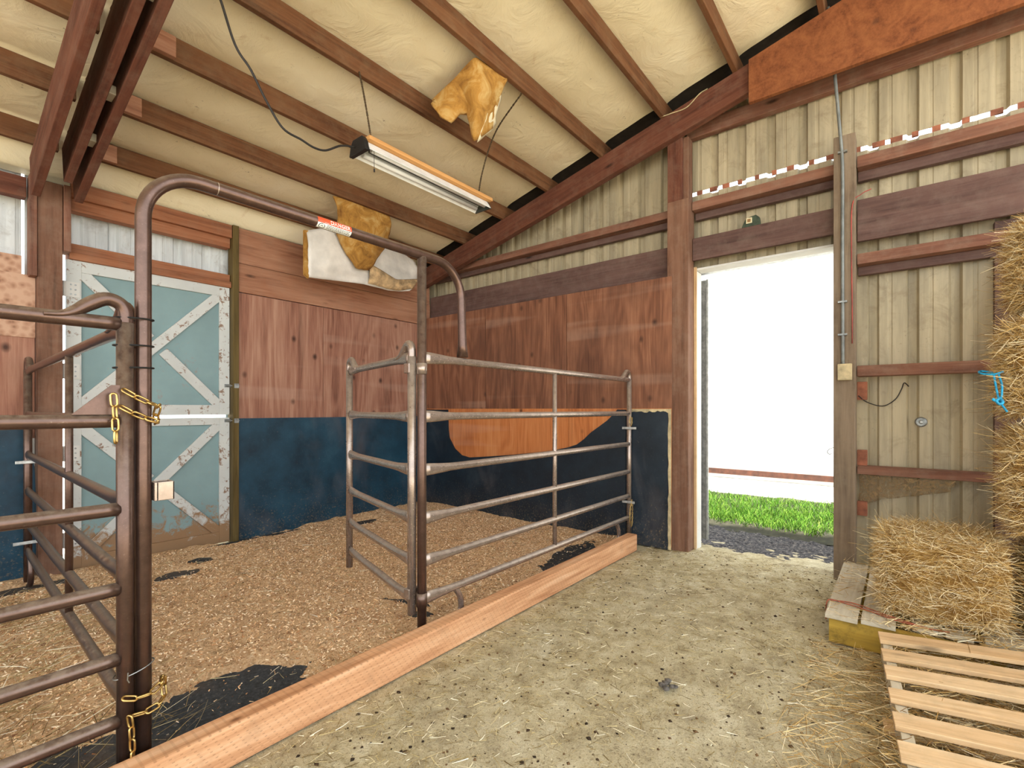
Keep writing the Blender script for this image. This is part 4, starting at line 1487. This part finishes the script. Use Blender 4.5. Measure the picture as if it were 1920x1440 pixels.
# straw lying on and between the pallets
n = 16000
x = 1.7 + 2.4 * RNG.random(n)
y = .36 - 1.0 * RNG.random(n)
k = (x > 2.95) | (y < .06) | (RNG.random(n) < .35)
x, y = x[k], y[k]
n = len(x)
zz = np.where(x > 2.95, .152, .015 + (.03 + .075 * RNG.random(n)) * (y < .05))
k = (x < 2.95) | (RNG.random(n) < np.where(y > .09, .12, .5))
x, y, zz = x[k], y[k], zz[k]
k = (x < 2.95) | (y < .31)
x, y, zz = x[k], y[k], zz[k]
n = len(x)
a = RNG.normal(1.5, .9, n)
P = np.stack([x, y, zz + .004], 1)
D = np.stack([np.cos(a), -np.sin(a), RNG.normal(.06, .12, n)], 1)
V, F = ribbons(P, D, .03 + .12 * RNG.random(n) ** 1.7, .0016 + .0018 * RNG.random(n), RNG.normal(0, .012, (n, 3)) * np.array([1, 1, .4]), 3)
tag(np_mesh('pallet_straw', V, F, M['straw']), 'loose straw lying on and between the two pallets', 'straw', kind='stuff')
q = [(3.16, .32, .05), (3.165, .312, .152), (3.17, .25, .156), (3.12, .12, .156), (3.06, .02, .158), (3.04, -.10, .158), (3.06, -.18, .155)]
tag(MB().tube(spline(q, 6), .0032, 6).tube(spline([(3.165, .30, .157), (3.19, .2, .157), (3.10, .06, .161), (3.05, -.06, .160)], 6), .0032, 6).build('baling_twine', M['red_twine'], smooth=True), 'faded red baling twine lying across the grey pallet', 'twine')

# ------------------------------------------------------------------ shop light
SY = 2.7
L0, L1 = 1.83, 2.985
zl = 2.845
sl = empty('shop_light', ((L0 + L1) / 2, SY, zl), 'hanging fluorescent shop light with white reflector and wooden strip on top', 'light')
def trough(x0, x1):
    prof = [(-.085, 0), (-.045, .058), (.045, .058), (.085, 0), (.088, .003), (.047, .063), (-.047, .063), (-.088, .003)]
    return MB().prism([(x0, SY + a, zl + c) for a, c in prof], (x1 - x0, 0, 0))
tag(trough(L0, L1).build('reflector', M['reflector'], sl), 'white reflector')
MB().box(L0 + .06, L1 - .04, SY - .016, SY + .016, zl + .032, zl + .057).build('ballast_channel', M['light_dark'], sl)
for dy in (-.045, .045):
    MB().tube([(L0 + .04, SY + dy, zl + .022), (L1 - .03, SY + dy, zl + .022)], .0165, 14).build('tube', M['tube_glass'], sl, smooth=True)
mb = MB().prism([(L0 - .004, SY + a, zl + c) for a, c in [(-.09, -.012), (.09, -.012), (.075, .05), (.05, .085), (-.05, .085), (-.075, .05)]], (-.03, 0, 0))
tag(mb.build('end_cap', M['black'], sl, bevel=.003), 'black end cap')
mb = MB().prism([(L1, SY + a, zl + c) for a, c in [(-.088, .0), (.088, .0), (.05, .063), (-.05, .063)]], (.012, 0, 0))
mb.build('end_cap', M['light_dark'], sl)
timber('wooden_strip', M['strip_wood'], (L0 + .0, L1 + .03), (SY - .085, SY + .05), (zl + .066, zl + .092), 'x', parent=sl, bevel=.003)
pc = MB().tube([(L0 + .05, SY - .06, zl + .02), (L0 + .052, SY - .06, zl - .10)], .0015, 6)
pc.tube([(L0 + .052, SY - .06, zl - .118), (L0 + .052, SY - .06, zl - .100)], .005, 8)
pc.build('pull_chain', M['cord'], sl)
def dirty_chain(pts, lab2):
    pp = spline(pts, 24)
    rs = [.0032 + .0030 * abs(math.sin(i * 1.3)) + .0012 * random.random() for i in range(len(pp))]
    tag(MB().tube(pp, rs, 7).build('hanging_chain', M['rope_dark'], smooth=True), lab2, 'chain', 'chains holding the shop light')
dirty_chain([(1.905, SY - .0, zl + .095), (1.895, SY + .02, 3.08), (1.87, SY + .04, 3.27), (1.855, SY + .065, 3.41)], 'dusty chain holding the left end of the shop light')
dirty_chain([(2.93, SY, zl + .095), (2.95, SY - .02, 3.12), (2.93, SY - .12, 3.30), (2.90, SY - .25, 3.42), (2.875, SY - .49, 3.56)], 'dusty chain holding the right end of the shop light, passing the torn flap')
q = [(.93, 2.62, 3.30), (1.068, SY, 3.10), (1.147, SY, 3.01), (1.23, SY, 2.882), (1.32, SY, 2.776), (1.427, SY, 2.758), (1.505, SY, 2.745), (1.58, SY, 2.76), (1.68, SY, 2.83), (1.78, SY, 2.865)]
tag(MB().tube(spline([(.85, 2.78, 3.40)] + q, 7), .0062, 8).build('power_cord', M['cord'], smooth=True), 'black power cord looping from the roof to the shop light', 'cord')

# ------------------------------------------------------------------ torn insulation
def sheet_between(top, bot, rows, cols, bulge, seed, thick, name, mat, parent, flip=False):
    def res(pts, n):
        pts = [Vector(p) for p in pts]
        acc = [0]
        for a, c in zip(pts, pts[1:]):
            acc.append(acc[-1] + (c - a).length)
        out = []
        for i in range(n):
            s = acc[-1] * i / (n - 1)
            for j in range(len(acc) - 1):
                if acc[j + 1] >= s - 1e-9:
                    out.append(pts[j].lerp(pts[j + 1], (s - acc[j]) / max(1e-9, acc[j + 1] - acc[j])))
                    break
        return out
    T, B = res(top, cols), res(bot, cols)
    V = np.zeros((rows, cols, 3))
    for i in range(rows):
        t = i / (rows - 1)
        for j in range(cols):
            V[i, j] = T[j].lerp(B[j], t)
    I, J = np.meshgrid(np.arange(rows) / (rows - 1), np.arange(cols) / (cols - 1), indexing='ij')
    V[..., 1] -= bulge * np.sin(PI * I) + .06 * (fbm(I * 3, J * 5, 1.5, seed) - .47) * np.minimum(1, I * 3)
    idx = np.arange(rows * cols).reshape(rows, cols)
    F = np.stack([idx[:-1, :-1].ravel(), idx[:-1, 1:].ravel(), idx[1:, 1:].ravel(), idx[1:, :-1].ravel()], 1)
    o = np_mesh(name, V.reshape(-1, 3), F, mat, parent, True)
    md = o.modifiers.new('thickness', 'SOLIDIFY')
    md.thickness = thick
    md.offset = 0
    return o
f1 = empty('torn_insulation', (2.6, 2.45, 3.3), 'torn brown insulation flap hanging from the roof above the right end of the shop light', 'insulation', 'torn insulation flaps')
yw = 2.45
sheet_between([(2.38, 2.64, 3.43), (2.38, 2.43, 3.49), (2.385, 2.23, 3.565), (2.52, 2.215, 3.565), (2.655, 2.21, 3.555)],
              [(2.346, 2.62, 3.38), (2.374, 2.55, 3.276), (2.435, 2.5, 3.248), (2.465, 2.45, 3.311), (2.521, 2.42, 3.319), (2.567, 2.4, 3.137), (2.709, 2.36, 3.283), (2.675, 2.3, 3.381), (2.682, 2.24, 3.553)], 18, 36, .03, 201, .022, 'fiberglass_batt', M['fiber'], f1)
tag(sheet_between([(2.60, 2.225, 3.56), (2.66, 2.225, 3.555)], [(2.595, 2.41, 3.141), (2.732, 2.37, 3.285)], 10, 6, .02, 203, .004, 'vinyl_facing', M['insul'], f1), 'cream vinyl edge')
f2 = empty('torn_insulation', (2.9, 4.3, 2.6), 'large torn insulation flap hanging in front of the left wall near the corner', 'insulation', 'torn insulation flaps')
tag(sheet_between([(2.318, 4.3, 2.858), (2.5, 4.25, 2.93), (2.70, 4.25, 2.90), (2.816, 4.3, 2.867), (3.188, 4.33, 2.96), (3.55, 4.4, 2.96), (3.70, 4.42, 2.93)],
              [(2.337, 4.3, 2.43), (2.624, 4.3, 2.458), (2.925, 4.3, 2.486), (3.257, 4.3, 2.482), (3.40, 4.3, 2.50), (3.53, 4.3, 2.530), (3.62, 4.32, 2.60), (3.70, 4.36, 2.72)], 18, 40, .03, 205, .006, 'vinyl_facing', M['vinyl_white'], f2), 'pale vinyl facing')
sheet_between([(2.40, 3.98, 3.12), (2.577, 3.97, 3.14), (2.81, 3.97, 3.14), (3.01, 3.98, 3.13)],
              [(2.58, 4.22, 2.88), (2.68, 4.22, 2.72), (2.80, 4.22, 2.60), (2.94, 4.22, 2.62), (3.02, 4.2, 2.75), (3.13, 4.2, 2.90)], 18, 30, .05, 207, .02, 'fiberglass_batt', M['fiber'], f2)
tag(MB().prism([(2.30, 4.29, 2.86), (2.30, 4.29, 2.45), (2.34, 4.29, 2.42), (2.35, 4.29, 2.86)], (0, .03, 0)).build('brown_edge', M['fiber'], f2), 'brown fiberglass edge')
sheet_between([(2.95, 4.24, 2.70), (3.1, 4.24, 2.66), (3.3, 4.24, 2.60), (3.66, 4.30, 2.69)], [(2.98, 4.27, 2.50), (3.2, 4.27, 2.487), (3.35, 4.27, 2.495), (3.56, 4.28, 2.56)], 8, 20, .015, 209, .008, 'dusty_shred', M['shred'], f2)

# ------------------------------------------------------------------ conduit, wires, small fittings on the right wall
c = empty('electrical_conduit', (4.10, .32, 1.5), 'thin grey electrical conduit running down the post right of the doorway', 'conduit')
MB().tube(spline([(4.085, .40, 4.05), (4.088, .372, 3.70), (4.095, .335, 3.2), (4.106, .318, 2.9), (4.107, .318, 2.4), (4.107, .316, 1.6), (4.107, .315, 1.53)], 6), .0105, 10).build('conduit_pipe', M['conduit'], c, smooth=True)
for z in (3.0, 1.95, 1.72):
    MB().box(4.094, 4.119, .290, .344, z, z + .012).build('clamp', M['steel'], c)
tag(MB().box(4.085, 4.119, .262, .345, 1.405, 1.52).build('junction_box', M['box_tan'], bevel=.004), 'small tan junction box at the lower end of the conduit', 'junction box')
tag(MB().tube(spline([(4.21, .16, 2.74), (4.16, .215, 2.70), (4.115, .262, 2.62), (4.113, .266, 2.3), (4.113, .262, 1.9), (4.113, .262, 1.66)], 6), .0036, 6).build('electrical_wire', M['red_wire'], smooth=True), 'thin red wire running down the conduit post', 'wire')
tag(MB().tube(spline([(4.26, .235, 1.30), (4.30, .19, 1.255), (4.33, .10, 1.225), (4.335, .03, 1.27), (4.335, -.005, 1.34), (4.33, -.02, 1.385), (4.32, -.045, 1.36)], 6), .0035, 6).build('loose_wire', M['cord'], smooth=True), 'loose dark wire curling from the post onto the metal wall', 'wire')
rv = []
for i in range(24):
    a = 2 * PI * i / 24
kb = empty('round_knob', (4.345, -.11, 1.115), 'shiny round metal disc on the metal wall above the small hay bale', 'knob')
MB().tube([(4.357, -.11, 1.115), (4.350, -.11, 1.115), (4.344, -.11, 1.115)], [.034, .034, .026], 24).build('disc', M['steel'], kb, smooth=True)
MB().tube([(4.344, -.11, 1.115), (4.336, -.11, 1.115), (4.330, -.11, 1.115)], [.013, .012, .006], 16).build('stud', M['galv'], kb, smooth=True)
tag(MB().tube(spline([(4.15, .37, .93), (4.15, .40, .915), (4.15, .412, .895), (4.15, .40, .88), (4.15, .385, .885)], 6), .003, 6).build('wire_hook', M['steel'], smooth=True), 'small wire hook on the doorway side of the conduit post', 'hook')
for z, h2, lab2 in ((1.27, .13, 'upper small reddish block beside the conduit post'), (.80, .11, 'middle small reddish block beside the conduit post'), (.44, .10, 'lowest small reddish block beside the conduit post')):
    tag(MB().box(4.28, 4.335, .185, .244, z, z + h2).build('wood_block', M['block'], bevel=.003), lab2, 'block', 'small blocks beside the conduit post')
g = empty('sensor_box', (4.235, .93, 2.67), 'small dark green gadget with a square cream window above the doorway header', 'gadget')
MB().prism([(4.225, .93 + a, 2.667 + c2) for a, c2 in [(.075, 0), (-.065, 0), (-.058, .06), (-.03, .085), (.012, .078), (.045, .065), (.058, .04)]], (.03, 0, 0)).build('body', M['green_box'], g, bevel=.004)
tag(MB().box(4.218, 4.2245, .925, .968, 2.692, 2.735).build('window_frame', M['cream_paint'], g), 'cream square frame')
MB().box(4.216, 4.2178, .934, .959, 2.701, 2.726).build('window', M['brown_paint'], g)

tag(MB().tube(spline([(3.98, 1.62, 3.74), (4.02, 1.60, 3.70), (4.038, 1.50, 3.70), (4.036, 1.38, 3.70), (4.04, 1.28, 3.77), (4.06, 1.22, 3.80)], 6), .0045, 6).build('loose_cable', M['box_tan'], smooth=True), 'short tan cable drooping over the rafter where the sixth purlin meets it', 'cable')

# cobweb with hay dust draped below the lowest girt
def web_z(): pass
sheet_between([(4.29, .235, .74), (4.25, .10, .735), (4.23, -.1, .735), (4.26, -.28, .735)], [(4.325, .235, .50), (4.315, .12, .565), (4.31, -.04, .60), (4.325, -.26, .655)], 8, 16, 0, 211, .002, 'dusty_cobweb', M['web'], None)
o = bpy.data.objects['dusty_cobweb']
for v in o.data.vertices:
    pass
tag(o, 'dusty brown cobweb draped on the metal wall below the lowest girt', 'cobweb')
